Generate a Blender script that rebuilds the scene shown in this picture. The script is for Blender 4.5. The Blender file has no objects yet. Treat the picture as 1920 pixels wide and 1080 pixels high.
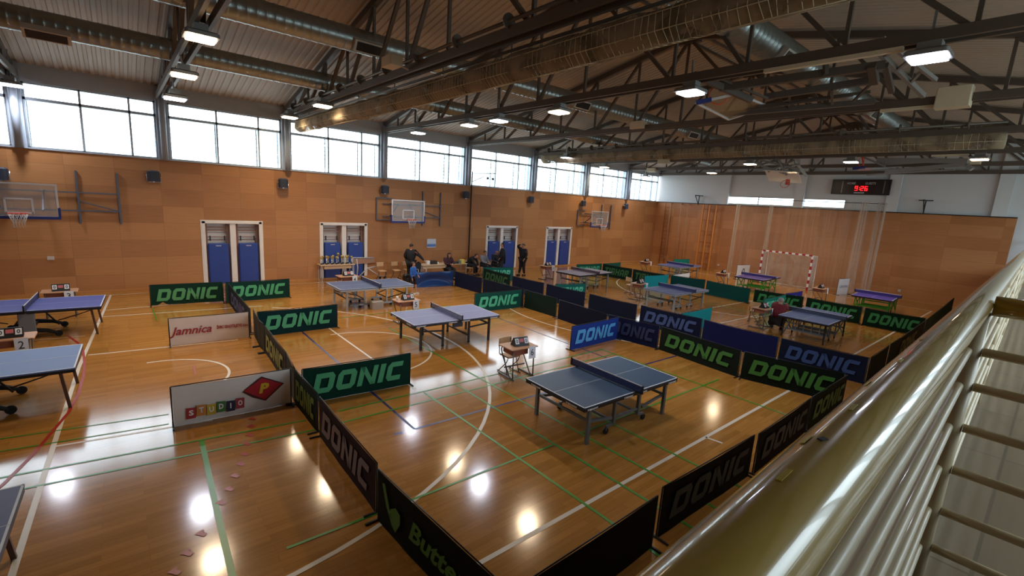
import bpy, math, random
from mathutils import Vector, Matrix
random.seed(7)
SC = bpy.context.scene
COL = SC.collection
PI = math.pi

# ------------------------------------------------------------------ camera
CF = Vector((0.63982, 0.74663, -0.18214)); CR = Vector((0.76524, -0.64081, 0.06132)); CU = Vector((0.07094, 0.17861, 0.98136))
FPX, CH = 867.409, 4.038
cd = bpy.data.cameras.new('camera'); cam = bpy.data.objects.new('camera', cd); COL.objects.link(cam)
cd.sensor_width = 36; cd.lens = 36*FPX/1920; cd.clip_start = .02; cd.clip_end = 300
cam.matrix_world = Matrix(((CR.x, CU.x, -CF.x, 0), (CR.y, CU.y, -CF.y, 0), (CR.z, CU.z, -CF.z, CH), (0, 0, 0, 1)))
SC.camera = cam

def _ray(px, py): return CF+(px-960)/FPX*CR-(py-540)/FPX*CU
def at(px, py, z=0.0):
    d = _ray(px, py); t = (z-CH)/d.z; return Vector((d.x*t, d.y*t, z))
def onx(px, py, x):
    d = _ray(px, py); t = x/d.x; return Vector((x, d.y*t, CH+d.z*t))
def ony(px, py, y):
    d = _ray(px, py); t = y/d.y; return Vector((d.x*t, y, CH+d.z*t))

# ------------------------------------------------------------------ world, exposure
w = bpy.data.worlds.new('overcast_sky'); SC.world = w; w.use_nodes = True
nt = w.node_tree; bg = nt.nodes['Background']
geo = nt.nodes.new('ShaderNodeTexCoord'); sep = nt.nodes.new('ShaderNodeSeparateXYZ'); rmp = nt.nodes.new('ShaderNodeValToRGB')
nt.links.new(geo.outputs['Generated'], sep.inputs[0]); nt.links.new(sep.outputs['Z'], rmp.inputs[0])
rmp.color_ramp.elements[0].position = 0.0; rmp.color_ramp.elements[0].color = (.42, .46, .45, 1)
rmp.color_ramp.elements[1].position = .12; rmp.color_ramp.elements[1].color = (.86, .93, 1, 1)
nt.links.new(rmp.outputs[0], bg.inputs[0])
bg.inputs[1].default_value = 6.2
SC.view_settings.view_transform = 'Standard'; SC.view_settings.look = 'None'
SC.view_settings.exposure = 0.36; SC.view_settings.gamma = 1; SC.view_settings.use_curve_mapping = False
SC.cycles.max_bounces = 7; SC.cycles.diffuse_bounces = 4; SC.cycles.glossy_bounces = 4; SC.cycles.transparent_max_bounces = 12
SC.cycles.use_denoising = True; SC.cycles.sample_clamp_indirect = 6; SC.cycles.caustics_reflective = False; SC.cycles.caustics_refractive = False

# hall dimensions
WY, FX, NX, WOODZ, WINZ, CHZ, RY, RZ, EZ = 21.56, 33.36, -9.0, 4.77, 6.79, 6.95, 9.04, 9.73, 7.19
BACKY = -4.6
PIERS = [-6.2, -2.21, 1.44, 5.57, 9.89, 14.76, 19.64, 24.51, 29.16, FX]
TRUSSX = [-2.21, 1.44, 5.57, 9.89, 14.76, 19.64, 24.51, 29.16, 33.2]
def roofz(y): return RZ-(RZ-EZ)/(WY-RY)*abs(y-RY)
# gallery railing line
RAILD = Vector((1, .0225, 0)).normalized(); RAILN = Vector((-RAILD.y, RAILD.x, 0))
def gal(x): return .10+.0225*x          # y of the gallery edge

def portal(name, x0, x1, y, z0, z1, facing):
    l = bpy.data.lights.new(name, 'AREA'); l.shape = 'RECTANGLE'; l.size = abs(x1-x0); l.size_y = z1-z0
    o = bpy.data.objects.new(name, l); COL.objects.link(o); o.location = ((x0+x1)/2, y, (z0+z1)/2)
    o.rotation_euler = (-PI/2, 0, 0) if facing < 0 else (PI/2, 0, 0)
    l.cycles.is_portal = True
portal('daylight_portal', NX, FX, WY+.30, WOODZ, WINZ, -1)
portal('daylight_portal', 3, FX, BACKY-.30, 3.4, 6.2, 1)

# ------------------------------------------------------------------ materials
def lin(c): return tuple((v/12.92 if v <= .04045 else ((v+.055)/1.055)**2.4) for v in c)
def hexc(h):
    h = h.lstrip('#'); return lin(tuple(int(h[i:i+2], 16)/255 for i in (0, 2, 4)))
_M = {}
def mat(name, col='#808080', rough=.5, metal=0., spec=.5, emit=None, es=0., noise=0., nscale=6., coat=0.):
    if name in _M: return _M[name]
    m = bpy.data.materials.new(name); m.use_nodes = True; n = m.node_tree; b = n.nodes['Principled BSDF']
    c = hexc(col); b.inputs['Base Color'].default_value = (*c, 1)
    b.inputs['Roughness'].default_value = rough; b.inputs['Metallic'].default_value = metal
    b.inputs['Specular IOR Level'].default_value = spec; b.inputs['Coat Weight'].default_value = coat
    if emit: b.inputs['Emission Color'].default_value = (*hexc(emit), 1); b.inputs['Emission Strength'].default_value = es
    # every material carries a little procedural mottling
    tc = n.nodes.new('ShaderNodeTexCoord'); nz = n.nodes.new('ShaderNodeTexNoise'); nz.inputs['Scale'].default_value = nscale; nz.inputs['Detail'].default_value = 3
    mx = n.nodes.new('ShaderNodeMix'); mx.data_type = 'RGBA'; k = noise or .06
    mx.inputs[6].default_value = (*[v*(1-k) for v in c], 1); mx.inputs[7].default_value = (*[min(1, v*(1+k)) for v in c], 1)
    n.links.new(tc.outputs['Object'], nz.inputs['Vector']); n.links.new(nz.outputs['Fac'], mx.inputs[0]); n.links.new(mx.outputs[2], b.inputs['Base Color'])
    _M[name] = m; return m
def see(name, col, alpha, rough=.6, scale=None, glossy=False):
    """translucent net / glass: surface shader mixed with transparency"""
    if name in _M: return _M[name]
    m = bpy.data.materials.new(name); m.use_nodes = True; n = m.node_tree; b = n.nodes['Principled BSDF']; out = n.nodes['Material Output']
    b.inputs['Base Color'].default_value = (*hexc(col), 1); b.inputs['Roughness'].default_value = rough
    t = n.nodes.new('ShaderNodeBsdfTransparent'); mx = n.nodes.new('ShaderNodeMixShader')
    n.links.new(t.outputs[0], mx.inputs[1]); n.links.new(b.outputs[0], mx.inputs[2]); n.links.new(mx.outputs[0], out.inputs[0])
    mx.inputs[0].default_value = alpha
    if scale:
        tc = n.nodes.new('ShaderNodeTexCoord'); nz = n.nodes.new('ShaderNodeTexNoise'); nz.inputs['Scale'].default_value = 1; nz.inputs['Detail'].default_value = 2
        mp = n.nodes.new('ShaderNodeMapping'); mp.inputs['Scale'].default_value = scale
        mr = n.nodes.new('ShaderNodeMapRange'); mr.inputs['From Min'].default_value = .35; mr.inputs['From Max'].default_value = .65
        mr.inputs['To Min'].default_value = alpha*.5; mr.inputs['To Max'].default_value = alpha*1.5
        n.links.new(tc.outputs['Object'], mp.inputs[0]); n.links.new(mp.outputs[0], nz.inputs['Vector']); n.links.new(nz.outputs['Fac'], mr.inputs[0]); n.links.new(mr.outputs[0], mx.inputs[0])
    _M[name] = m; return m
def glass(name, tint='#eef6f8', refl=.08):
    if name in _M: return _M[name]
    m = bpy.data.materials.new(name); m.use_nodes = True; n = m.node_tree; out = n.nodes['Material Output']; n.nodes.remove(n.nodes['Principled BSDF'])
    t = n.nodes.new('ShaderNodeBsdfTransparent'); t.inputs[0].default_value = (*hexc(tint), 1)
    g = n.nodes.new('ShaderNodeBsdfGlossy'); g.inputs['Roughness'].default_value = .02; mx = n.nodes.new('ShaderNodeMixShader'); mx.inputs[0].default_value = refl
    n.links.new(t.outputs[0], mx.inputs[1]); n.links.new(g.outputs[0], mx.inputs[2]); n.links.new(mx.outputs[0], out.inputs[0])
    _M[name] = m; return m
def panels(name, c1, c2, bw, bh, axis, rough=.45, mort=.012, grain=True, gcol=.12, offset=0., coat=0., mortar=None, spec=.5, bumpy=0.):
    """wood panels / parquet: brick grid with a tone per panel and streaky grain. axis: which object axes map to (u, v)"""
    m = bpy.data.materials.new(name); m.use_nodes = True; n = m.node_tree; b = n.nodes['Principled BSDF']; L = n.links.new
    b.inputs['Roughness'].default_value = rough; b.inputs['Coat Weight'].default_value = coat; b.inputs['Specular IOR Level'].default_value = spec
    tc = n.nodes.new('ShaderNodeTexCoord'); sp = n.nodes.new('ShaderNodeSeparateXYZ'); cb = n.nodes.new('ShaderNodeCombineXYZ')
    L(tc.outputs['Object'], sp.inputs[0]); L(sp.outputs['XYZ'.index(axis[0])], cb.inputs[0]); L(sp.outputs['XYZ'.index(axis[1])], cb.inputs[1])
    br = n.nodes.new('ShaderNodeTexBrick'); br.offset = offset; br.inputs['Scale'].default_value = 1
    br.inputs['Brick Width'].default_value = bw; br.inputs['Row Height'].default_value = bh; br.inputs['Mortar Size'].default_value = mort; br.inputs['Mortar Smooth'].default_value = .3
    br.inputs['Color1'].default_value = (*hexc(c1), 1); br.inputs['Color2'].default_value = (*hexc(c2), 1)
    mc = hexc(mortar) if mortar else tuple(v*.62 for v in hexc(c1)); br.inputs['Mortar'].default_value = (*mc, 1)
    L(cb.outputs[0], br.inputs['Vector'])
    mp = n.nodes.new('ShaderNodeMapping'); mp.inputs['Scale'].default_value = (1.3, 24, 1); L(cb.outputs[0], mp.inputs[0])
    nz = n.nodes.new('ShaderNodeTexNoise'); nz.inputs['Scale'].default_value = 1.2; nz.inputs['Detail'].default_value = 5; L(mp.outputs[0], nz.inputs['Vector'])
    mr = n.nodes.new('ShaderNodeMapRange'); mr.inputs['From Min'].default_value = .3; mr.inputs['From Max'].default_value = .7; mr.inputs['To Min'].default_value = 1-gcol; mr.inputs['To Max'].default_value = 1+gcol
    L(nz.outputs['Fac'], mr.inputs[0])
    mx = n.nodes.new('ShaderNodeMix'); mx.data_type = 'RGBA'; mx.blend_type = 'MULTIPLY'; mx.inputs[0].default_value = 1
    L(br.outputs['Color'], mx.inputs[6]); L(mr.outputs[0], mx.inputs[7]); L(mx.outputs[2], b.inputs['Base Color'])
    _M[name] = m; return m

# ------------------------------------------------------------------ mesh builder
class MB:
    def __init__(s): s.v = []; s.f = []; s.m = []; s.sm = []
    def add(s, vs, fs, m=0, smooth=False):
        k = len(s.v); s.v += [tuple(a) for a in vs]
        for f in fs: s.f.append([k+i for i in f]); s.m.append(m); s.sm.append(smooth)
        return s
    def box(s, c, d, m=0, rz=0.):
        x, y, z = d[0]/2, d[1]/2, d[2]/2; ca, sa = math.cos(rz), math.sin(rz); vs = []
        for a in (-x, x):
            for b in (-y, y):
                for e in (-z, z): vs.append((c[0]+a*ca-b*sa, c[1]+a*sa+b*ca, c[2]+e))
        return s.add(vs, [(0, 1, 3, 2), (4, 6, 7, 5), (0, 4, 5, 1), (2, 3, 7, 6), (0, 2, 6, 4), (1, 5, 7, 3)], m)
    def rbox(s, c, d, r, m=0):
        """box with rounded vertical edges and softened top"""
        x, y, z = d[0]/2, d[1]/2, d[2]/2; ring = []
        for (sx, sy, a0) in ((1, 1, 0), (-1, 1, PI/2), (-1, -1, PI), (1, -1, 1.5*PI)):
            for i in range(4):
                a = a0+i*PI/6; ring.append((sx*(x-r)+r*math.cos(a), sy*(y-r)+r*math.sin(a)))
        n = len(ring); vs = []
        for zz, k in ((-z, 1.), (z-r*.5, 1.), (z, 1-r*.6/max(x, y))): vs += [(c[0]+p[0]*k, c[1]+p[1]*k, c[2]+zz) for p in ring]
        fs = [(i+n*j, (i+1) % n+n*j, (i+1) % n+n*(j+1), i+n*(j+1)) for j in (0, 1) for i in range(n)]
        fs += [tuple(range(n))[::-1], tuple(range(2*n, 3*n))]
        return s.add(vs, fs, m)
    def bar(s, p, q, w, h, m=0, up=(0, 0, 1)):
        p, q = Vector(p), Vector(q); d = (q-p).normalized(); up = Vector(up)
        if abs(d.dot(up)) > .98: up = Vector((1, 0, 0))
        a = d.cross(up).normalized(); b = a.cross(d); vs = []
        for o in (p, q):
            for i, j in ((-1, -1), (1, -1), (1, 1), (-1, 1)): vs.append(o+a*(i*w/2)+b*(j*h/2))
        return s.add(vs, [(3, 2, 1, 0), (4, 5, 6, 7), (0, 1, 5, 4), (1, 2, 6, 5), (2, 3, 7, 6), (3, 0, 4, 7)], m)
    def tube(s, pts, r, m=0, n=8, closed=False):
        P = [Vector(p) for p in pts]; R = r if isinstance(r, (list, tuple)) else [r]*len(P); vs = []; N = len(P); prev = None
        for i, p in enumerate(P):
            if closed: d = P[(i+1) % N]-P[i-1]
            else: d = (P[min(i+1, N-1)]-P[max(i-1, 0)])
            d.normalize(); up = Vector((0, 0, 1)) if abs(d.z) < .95 else Vector((0, 1, 0))
            a = prev-d*prev.dot(d) if prev is not None and (prev-d*prev.dot(d)).length > .1 else d.cross(up)
            a.normalize(); prev = a.copy(); b = d.cross(a)
            vs += [p+(a*math.cos(2*PI*k/n)+b*math.sin(2*PI*k/n))*R[i] for k in range(n)]
        fs = [(i*n+k, i*n+(k+1) % n, ((i+1) % N)*n+(k+1) % n, ((i+1) % N)*n+k) for i in range(N if closed else N-1) for k in range(n)]
        s.add(vs, fs, m, True)
        if not closed: k = len(s.v)-len(vs); s.f += [[k+i for i in range(n)][::-1], [k+(N-1)*n+i for i in range(n)]]; s.m += [m, m]; s.sm += [False, False]
        return s
    def cyl(s, c, r, h, m=0, n=16, axis='z', r2=None):
        c = Vector(c); a = {'z': Vector((0, 0, 1)), 'x': Vector((1, 0, 0)), 'y': Vector((0, 1, 0))}[axis]
        return s.tube([c-a*h/2, c+a*h/2], [r, r if r2 is None else r2], m, n)
    def poly(s, pts, m=0): return s.add(pts, [tuple(range(len(pts)))], m)
    def sheet(s, fn, nu, nv, m=0, smooth=True, th=0.):
        """grid fn(u,v)->point; with th a closed thin slab offset along local -normal given by fn(u,v,1)"""
        A = [fn(i/nu, j/nv) for j in range(nv+1) for i in range(nu+1)]
        fs = [(j*(nu+1)+i, j*(nu+1)+i+1, (j+1)*(nu+1)+i+1, (j+1)*(nu+1)+i) for j in range(nv) for i in range(nu)]
        s.add(A, fs, m, smooth)
        if th:
            T = Vector(th); B = [Vector(a)+T for a in A]; s.add(B, [f[::-1] for f in fs], m, smooth)
            ring = [i for i in range(nu+1)]+[(j+1)*(nu+1)-1 for j in range(1, nu and nv+1)]+[nv*(nu+1)+i for i in range(nu-1, -1, -1)]+[j*(nu+1) for j in range(nv-1, 0, -1)]
            R = len(ring); s.add([A[i] for i in ring]+[B[i] for i in ring], [(i, i+R, (i+1) % R+R, (i+1) % R) for i in range(R)], m)
        return s
    def ball(s, c, r, m=0, n=10, sc=(1, 1, 1)):
        vs = []; fs = []
        for j in range(n//2+1):
            t = PI*j/(n//2)
            for i in range(n):
                a = 2*PI*i/n; vs.append((c[0]+r*sc[0]*math.sin(t)*math.cos(a), c[1]+r*sc[1]*math.sin(t)*math.sin(a), c[2]+r*sc[2]*math.cos(t)))
        fs = [(j*n+i, (j+1)*n+i, (j+1)*n+(i+1) % n, j*n+(i+1) % n) for j in range(n//2) for i in range(n)]
        return s.add(vs, fs, m, True)
    def build(s, name, mats, parent=None):
        me = bpy.data.meshes.new(name); me.from_pydata(s.v, [], s.f)
        for mm in (mats if isinstance(mats, (list, tuple)) else [mats]): me.materials.append(mm)
        me.polygons.foreach_set('material_index', s.m); me.polygons.foreach_set('use_smooth', s.sm); me.validate(); me.update()
        o = bpy.data.objects.new(name, me); COL.objects.link(o)
        if parent is not None: o.parent = parent
        return o
def thing(name, label, cat, loc=(0, 0, 0), rz=0., group=None):
    o = bpy.data.objects.new(name, None); COL.objects.link(o); o.empty_display_size = .2
    o.location = loc; o.rotation_euler = (0, 0, rz); o['label'] = label; o['category'] = cat
    if group: o['group'] = group
    return o
def tag(o, label, cat, group=None):
    o['label'] = label; o['category'] = cat
    if group: o['group'] = group
    return o
def struct(o): o['kind'] = 'structure'; return o
KIDS = {}
def dup(root, loc, rz, label, group=None):
    r = root.copy(); COL.objects.link(r); r.location = loc; r.rotation_euler = (0, 0, rz); r['label'] = label
    if group: r['group'] = group
    for ch in root.children:
        c = ch.copy(); COL.objects.link(c); c.parent = r
        for g in ch.children: d = g.copy(); COL.objects.link(d); d.parent = c
    return r

# ------------------------------------------------------------------ lettering
_T = {}
def font_shape(text, bold=0., shear=0.):
    """built-in font as flat faces, unit cap height about .73"""
    k = (text, bold, shear)
    if k in _T: return _T[k]
    cu = bpy.data.curves.new('t', 'FONT'); cu.body = text; cu.offset = bold; cu.shear = shear; cu.resolution_u = 2; cu.fill_mode = 'FRONT'
    o = bpy.data.objects.new('t', cu); COL.objects.link(o); dg = bpy.context.evaluated_depsgraph_get()
    me = bpy.data.meshes.new_from_object(o.evaluated_get(dg)); vs = [(v.co.x, v.co.y) for v in me.vertices]; fs = [tuple(p.vertices) for p in me.polygons]
    bpy.data.objects.remove(o); bpy.data.curves.remove(cu); bpy.data.meshes.remove(me)
    if vs:
        x0 = min(v[0] for v in vs); y0 = min(v[1] for v in vs); x1 = max(v[0] for v in vs); y1 = max(v[1] for v in vs)
        vs = [((a-x0)/(y1-y0), (b-y0)/(y1-y0)) for a, b in vs]; W = (x1-x0)/(y1-y0)
    else: W = 0
    _T[k] = (vs, fs, W); return _T[k]
def _blk(ch):
    t, h, w = .34, .26, 1.15; L = [(0, 0), (t, 0), (t, 1), (0, 1)]; R = lambda a, b, c, d: [(a, c), (b, c), (b, d), (a, d)]
    if ch == 'D': return [L, [(t, 0), (.95, 0), (.81, h), (t, h)], [(.95, 0), (w, .2), (w, .8), (.95, 1), (.81, 1-h), (.81, h)], [(t, 1-h), (.81, 1-h), (.95, 1), (t, 1)]], w
    if ch == 'O': return [[(0, .2), (.2, 0), (t, h), (t, 1-h), (.2, 1), (0, .8)], [(.2, 0), (.95, 0), (.81, h), (t, h)], [(.95, 0), (w, .2), (w, .8), (.95, 1), (.81, 1-h), (.81, h)], [(t, 1-h), (.81, 1-h), (.95, 1), (.2, 1)]], w
    if ch == 'C': return [[(0, .2), (.2, 0), (t, h), (t, 1-h), (.2, 1), (0, .8)], [(.2, 0), (1, 0), (1, h), (t, h)], [(t, 1-h), (1, 1-h), (1, 1), (.2, 1)]], 1.
    if ch == 'N': return [R(0, .32, 0, 1), R(.85, w, 0, 1), [(.32, 1), (.0, 1), (.85, 0), (w, 0)]], w
    if ch == 'I': return [R(0, t, 0, 1)], t
    if ch == 'T': return [R(0, 1, 1-h, 1), R(.33, .67, 0, 1-h)], 1.
    if ch == 'H': return [R(0, .32, 0, 1), R(.7, 1.02, 0, 1), R(.32, .7, .37, .63)], 1.02
    if ch == 'A': return [[(0, 0), (.32, 0), (.32, .75), (.2, 1), (0, .8)], [(.7, 0), (1.02, 0), (1.02, .8), (.82, 1), (.7, .75)], [(.32, .75), (.7, .75), (.82, 1), (.2, 1)], R(.32, .7, .28, .48)], 1.02
    if ch == 'R': return [L, R(t, .7, 1-h, 1), [(.7, .42), (.98, .55), (.98, .88), (.8, 1), (.7, 1)], R(t, .7, .36, .58), [(.45, .36), (.78, .36), (1.05, 0), (.72, 0)]], 1.05
    if ch == 'B': return [L, R(t, .75, 1-h, 1), R(t, .75, .4, .6), R(t, .75, 0, h), [(.75, 0), (.9, 0), (1.04, .12), (1.04, .42), (.94, .5), (1.0, .6), (1.0, .88), (.88, 1), (.75, 1)]], 1.04
    if ch == 'K': return [L, [(t, .38), (.72, 1), (1.08, 1), (t+.12, .42)], [(t, .6), (.75, 0), (1.1, 0), (t+.12, .62)]], 1.1
    return [], .5
def block_shape(text, shear=.28, gap=.17):
    vs = []; fs = []; x = 0
    for ch in text:
        P, wd = _blk(ch)
        for p in P:
            k = len(vs); vs += [(x+a+b*shear, b) for a, b in p]; fs.append(tuple(range(k, k+len(p))))
        x += wd+gap
    return vs, fs, x-gap+shear
SEG = {'0': 'abcdef', '1': 'bc', '2': 'abged', '3': 'abgcd', '4': 'fgbc', '5': 'afgcd', '6': 'afgedc', '9': 'abcdfg', '8': 'abcdefg'}
def seg_shape(text):
    vs = []; fs = []; x = 0; t = .13
    B = {'a': (0, .55, 1-t, 1), 'g': (0, .55, .5-t/2, .5+t/2), 'd': (0, .55, 0, t), 'f': (0, t, .5, 1), 'b': (.55-t, .55, .5, 1), 'e': (0, t, 0, .5), 'c': (.55-t, .55, 0, .5)}
    for ch in text:
        bs = [B[q] for q in SEG[ch]] if ch in SEG else [(.05, .18, .2, .35), (.05, .18, .62, .77)]
        for a, b, c, d in bs: k = len(vs); vs += [(x+a, c), (x+b, c), (x+b, d), (x+a, d)]; fs.append((k, k+1, k+2, k+3))
        x += .75 if ch in SEG else .3
    return vs, fs, x-.2
def put_text(mb, shape, o, u, v, height, m, width=None, off=(0, 0, 0)):
    """lay flat letter faces in the plane o + x*u + y*v"""
    vs, fs, W = shape; o, u, v, off = Vector(o), Vector(u), Vector(v), Vector(off); sx = height if width is None else width/W
    mb.add([o+u*(a*sx)+v*(b*height)+off for a, b in vs], fs, m)
    return W*sx
# ------------------------------------------------------------------ floor and court markings
parquet = panels('parquet', '#b27c3b', '#9d6c2d', 1.1, .1, 'XY', spec=.95, rough=.13, mort=.002, gcol=.1, offset=.37, coat=0, mortar='#8a5a2c')
woodw = panels('veneer_panels_long', '#bd8653', '#a56f42', 1.27, .62, 'XZ', rough=.5, mort=.006, gcol=.07)
woodf = panels('veneer_panels_end', '#bd8250', '#a86c3c', 2.0, .62, 'YZ', rough=.5, mort=.006, gcol=.08)
white_wall = mat('white_plaster', '#d9dcdf', .8, noise=.02)
L_white = mat('court_line_white', '#d8cfc0', .3); L_green = mat('court_line_green', '#3f8f2a', .3); L_blue = mat('court_line_blue', '#2b2a66', .3); L_red = mat('court_line_red', '#a3200e', .35)
fl = MB(); fl.box(((NX+FX)/2, 9.0, -.1), (FX-NX+.6, 27, .2), 0)
def line(p, q, wd, m, z=.003):
    p, q = Vector((*p[:2], z)), Vector((*q[:2], z)); d = (q-p).normalized(); n = Vector((-d.y, d.x, 0))*wd/2; fl.poly([p-n, q-n, q+n, p+n], m)
def arc(c, r, a0, a1, wd, m, z=.0035):
    n = max(6, int(abs(a1-a0)/4)); pts = [(math.radians(a0+(a1-a0)*i/n)) for i in range(n+1)]
    for a, b in zip(pts, pts[1:]):
        fl.poly([(c[0]+(r-wd/2)*math.cos(a), c[1]+(r-wd/2)*math.sin(a), z), (c[0]+(r+wd/2)*math.cos(a), c[1]+(r+wd/2)*math.sin(a), z),
                 (c[0]+(r+wd/2)*math.cos(b), c[1]+(r+wd/2)*math.sin(b), z), (c[0]+(r-wd/2)*math.cos(b), c[1]+(r-wd/2)*math.sin(b), z)], m)
Wd = .065
line((2.0, 3.593), (30.6, 3.593), Wd, 1); line((8.0, 3.593), (8.05, 3.3), .05, 1)
line((-.40, 21.0), (-.88, 13.0), Wd, 1, .004); line((-.88, 13.0), (-1.1, 5.9), Wd, 1, .004)
line((30.6, 3.593), (30.6, 20.9), Wd, 1)
line((-.76, 13.87), (2.2, 13.6), .05, 1); line((-1.02, 9.2), (1.0, 8.92), .05, 1); line((-.56, 17.68), (3.6, 17.3), .05, 1); line((-.54, 18.54), (2.6, 18.75), .05, 1); line((-2.4, 15.76), (-.87, 15.64), .04, 1)
line((-6, 20.95), (30, 20.95), .05, 1)
line((4.59, 16.5), (4.57, 8.3), .05, 1); line((3.85, 16.5), (3.73, 6.75), .05, 3); line((3.73, 6.75), (12.1, 6.54), .05, 3); line((9.98, 13.0), (9.98, 6.6), .04, 3); line((3.36, 6.78), (3.5, 6.75), .05, 3)
arc((.49, 11.18), 6.59, -88, 60, Wd, 1); arc((4.55, 11.15), 1.8, -75, 95, .05, 1); arc((.36, 11.41), 1.27, -30, 95, .05, 1)
arc((17.3, 11.3), 6.3, 118, 235, .05, 1); arc((24.6, 10.9), 5.9, 90, 215, .05, 1)
for x, y0, y1 in ((5.45, 8.05, 1.4), (4.65, 8.05, 1.4), (6.12, 12.8, 1.4), (6.94, 8.0, 1.4), (10.45, 8.0, 1.6), (13.0, 12.0, 3.0)): line((x, y0), (x, y1), .045, 2, .0045)
for y, x0, x1 in ((5.0, 1.2, 5.42), (4.94, 6.1, 11.2), (8.06, 2.9, 10.5), (7.6, 2.7, 10.5), (14.6, 4.7, 9.5), (12.6, 6.2, 10)): line((x0, y+.06), (x1, y-.02), .04, 2, .005)
line((-1.9, 8.6), (2.3, 8.08), .04, 2, .005); line((-1.6, 8.12), (2.35, 7.64), .04, 2, .005); line((-2.2, 9.98), (.43, 9.56), .03, 2, .005); line((-2.2, 9.5), (.4, 9.15), .03, 2, .005)
line((.76, 8.24), (.69, 6.4), .07, 2, .0055); line((.69, 6.4), (.64, 4.7), .07, 2, .0055); line((.62, 18.3), (.64, 16.6), .025, 2, .005)
line((15.2, 9.6), (24.0, 9.3), .05, 1); line((14.5, 7.9), (21.0, 7.7), .05, 1); line((19.6, 7.6), (23.2, 7.2), .05, 1); line((15.5, 13.4), (15.5, 16.5), .04, 2)
line((19.2, 6.9), (23.0, 6.6), .035, 2); line((20.6, 14.0), (20.6, 3.0), .035, 2)
pts = [(-1.2, 15.82), (-.98, 15.04), (-.86, 14.27), (-.8, 13.32), (-.78, 12.4), (-.82, 11.3), (-.9, 10.5), (-1.03, 9.86), (-1.19, 9.1), (-1.4, 8.35), (-1.7, 7.6)]
for a, b in zip(pts, pts[1:]): line(a, b, .045, 4, .006)
for i, (x, y) in enumerate([(1.55, 8.61), (1.48, 8.33), (1.4, 8.03), (1.31, 7.75), (1.22, 7.45), (1.12, 7.19), (1.0, 6.91), (.88, 6.62), (.75, 6.36), (.48, 5.86), (.32, 5.6), (.19, 5.37)]):
    line((x-.035, y+.05), (x+.035, y-.05), .06, 4, .006); line((x-.06, y+.02), (x+.03, y+.06), .03, 4, .0062)
line((1.05, 12.0), (1.02, 11.4), .03, 4, .006)
floor = struct(fl.build('floor', [parquet, L_white, L_green, L_blue, L_red]))

# ------------------------------------------------------------------ walls
NICHE = []
for a, b in (((378, 415), (490, 415)), ((601, 418), (687, 419)), ((913, 425), (970, 426)), ((1025, 428), (1072, 429))):
    NICHE.append((ony(*a, WY).x, ony(*b, WY).x))
NZ = 2.58
wl = MB(); xs = [NX-.3]+[v for n in NICHE for v in n]+[FX+.3]
for i in range(0, len(xs), 2): wl.box(((xs[i]+xs[i+1])/2, WY+.2, WOODZ/2), (xs[i+1]-xs[i], .4, WOODZ), 0)
for a, b in NICHE: wl.box(((a+b)/2, WY+.2, (NZ+WOODZ)/2), (b-a, .4, WOODZ-NZ), 0)
wl.box(((NX+FX)/2, WY+.2, WINZ+.45), (FX-NX+.6, .4, .9), 3)
wl.box(((NX+FX)/2, WY-.015, WOODZ+.02), (FX-NX, .05, .05), 2)
grey_metal = mat('grey_window_metal', '#b3bcc6', .45, .3)
dark_metal = mat('dark_steel', '#33302e', .5, .4)
wall_left = struct(wl.build('wall_left', [woodw, white_wall, grey_metal, mat('fascia_blue_grey', '#a9b3bc', .6)]))
struct(MB().box(((NX+FX)/2, WY-.02, .04), (FX-NX, .04, .08)).build('baseboard_left', mat('baseboard_oak', '#c08a52', .5)))
TR = [0]
def trim(mb, m): TR[0] += 1; return struct(mb.build('trim_%d' % TR[0], m))
niche_white = mat('niche_white', '#ebe6e2', .6)
for a, b in NICHE:
    mb = MB(); mb.box(((a+b)/2, WY+.42, NZ/2), (b-a+.1, .05, NZ+.1)); mb.box((a-.02, WY+.2, NZ/2), (.05, .44, NZ)); mb.box((b+.02, WY+.2, NZ/2), (.05, .44, NZ)); mb.box(((a+b)/2, WY+.2, NZ+.02), (b-a+.1, .44, .05))
    mb.box((a+.05, WY-.01, NZ/2), (.1, .05, NZ)); mb.box((b-.05, WY-.01, NZ/2), (.1, .05, NZ)); mb.box(((a+b)/2, WY-.01, NZ-.04), (b-a, .05, .08))
    mb.box(((a+b)/2, WY+.2, NZ/2), (.2, .38, NZ))
    trim(mb, niche_white)
# windows between the piers
pane_m = glass('window_glass', '#f4fafc', .05); louv = mat('louvre_aluminium', '#aab4bb', .4, .3)
for i in range(len(PIERS)-1):
    x0, x1 = PIERS[i]+(.17 if i else 0), PIERS[i+1]-.17; Wn = x1-x0
    fr = MB(); y = WY+.12
    fr.box(((x0+x1)/2, y, WOODZ+.04), (Wn, .12, .07)); fr.box(((x0+x1)/2, y, 6.3), (Wn, .12, .09)); fr.box(((x0+x1)/2, y, WINZ-.02), (Wn, .12, .06))
    mx = [x0+.03, x0+Wn*.4, x0+Wn*.78, x1-.03]
    for xm in mx: fr.box((xm, y, (WOODZ+WINZ)/2), (.06, .12, WINZ-WOODZ))
    wroot = struct(fr.build('window_%d' % (i+1), grey_metal))
    for a, b in zip(mx, mx[1:]):
        for z0, z1 in ((WOODZ+.07, 6.26), (6.34, WINZ-.04)):
            MB().box(((a+b)/2, y, (z0+z1)/2), (b-a-.05, .012, z1-z0)).build('pane', pane_m, wroot)
    lo = MB()
    for k in range(9):
        z = WOODZ+.15+k*.17
        lo.bar((x0, y+.42, z), (x1, y+.42, z), .05, .008, up=(0, -.5, 1))
    for xm in mx: lo.box((xm, y+.45, 5.5), (.04, .1, 1.6))
    lo.build('louvre_slats', louv, wroot)
pier_m = mat('pier_bluish_paint', '#a3adba', .5)
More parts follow.
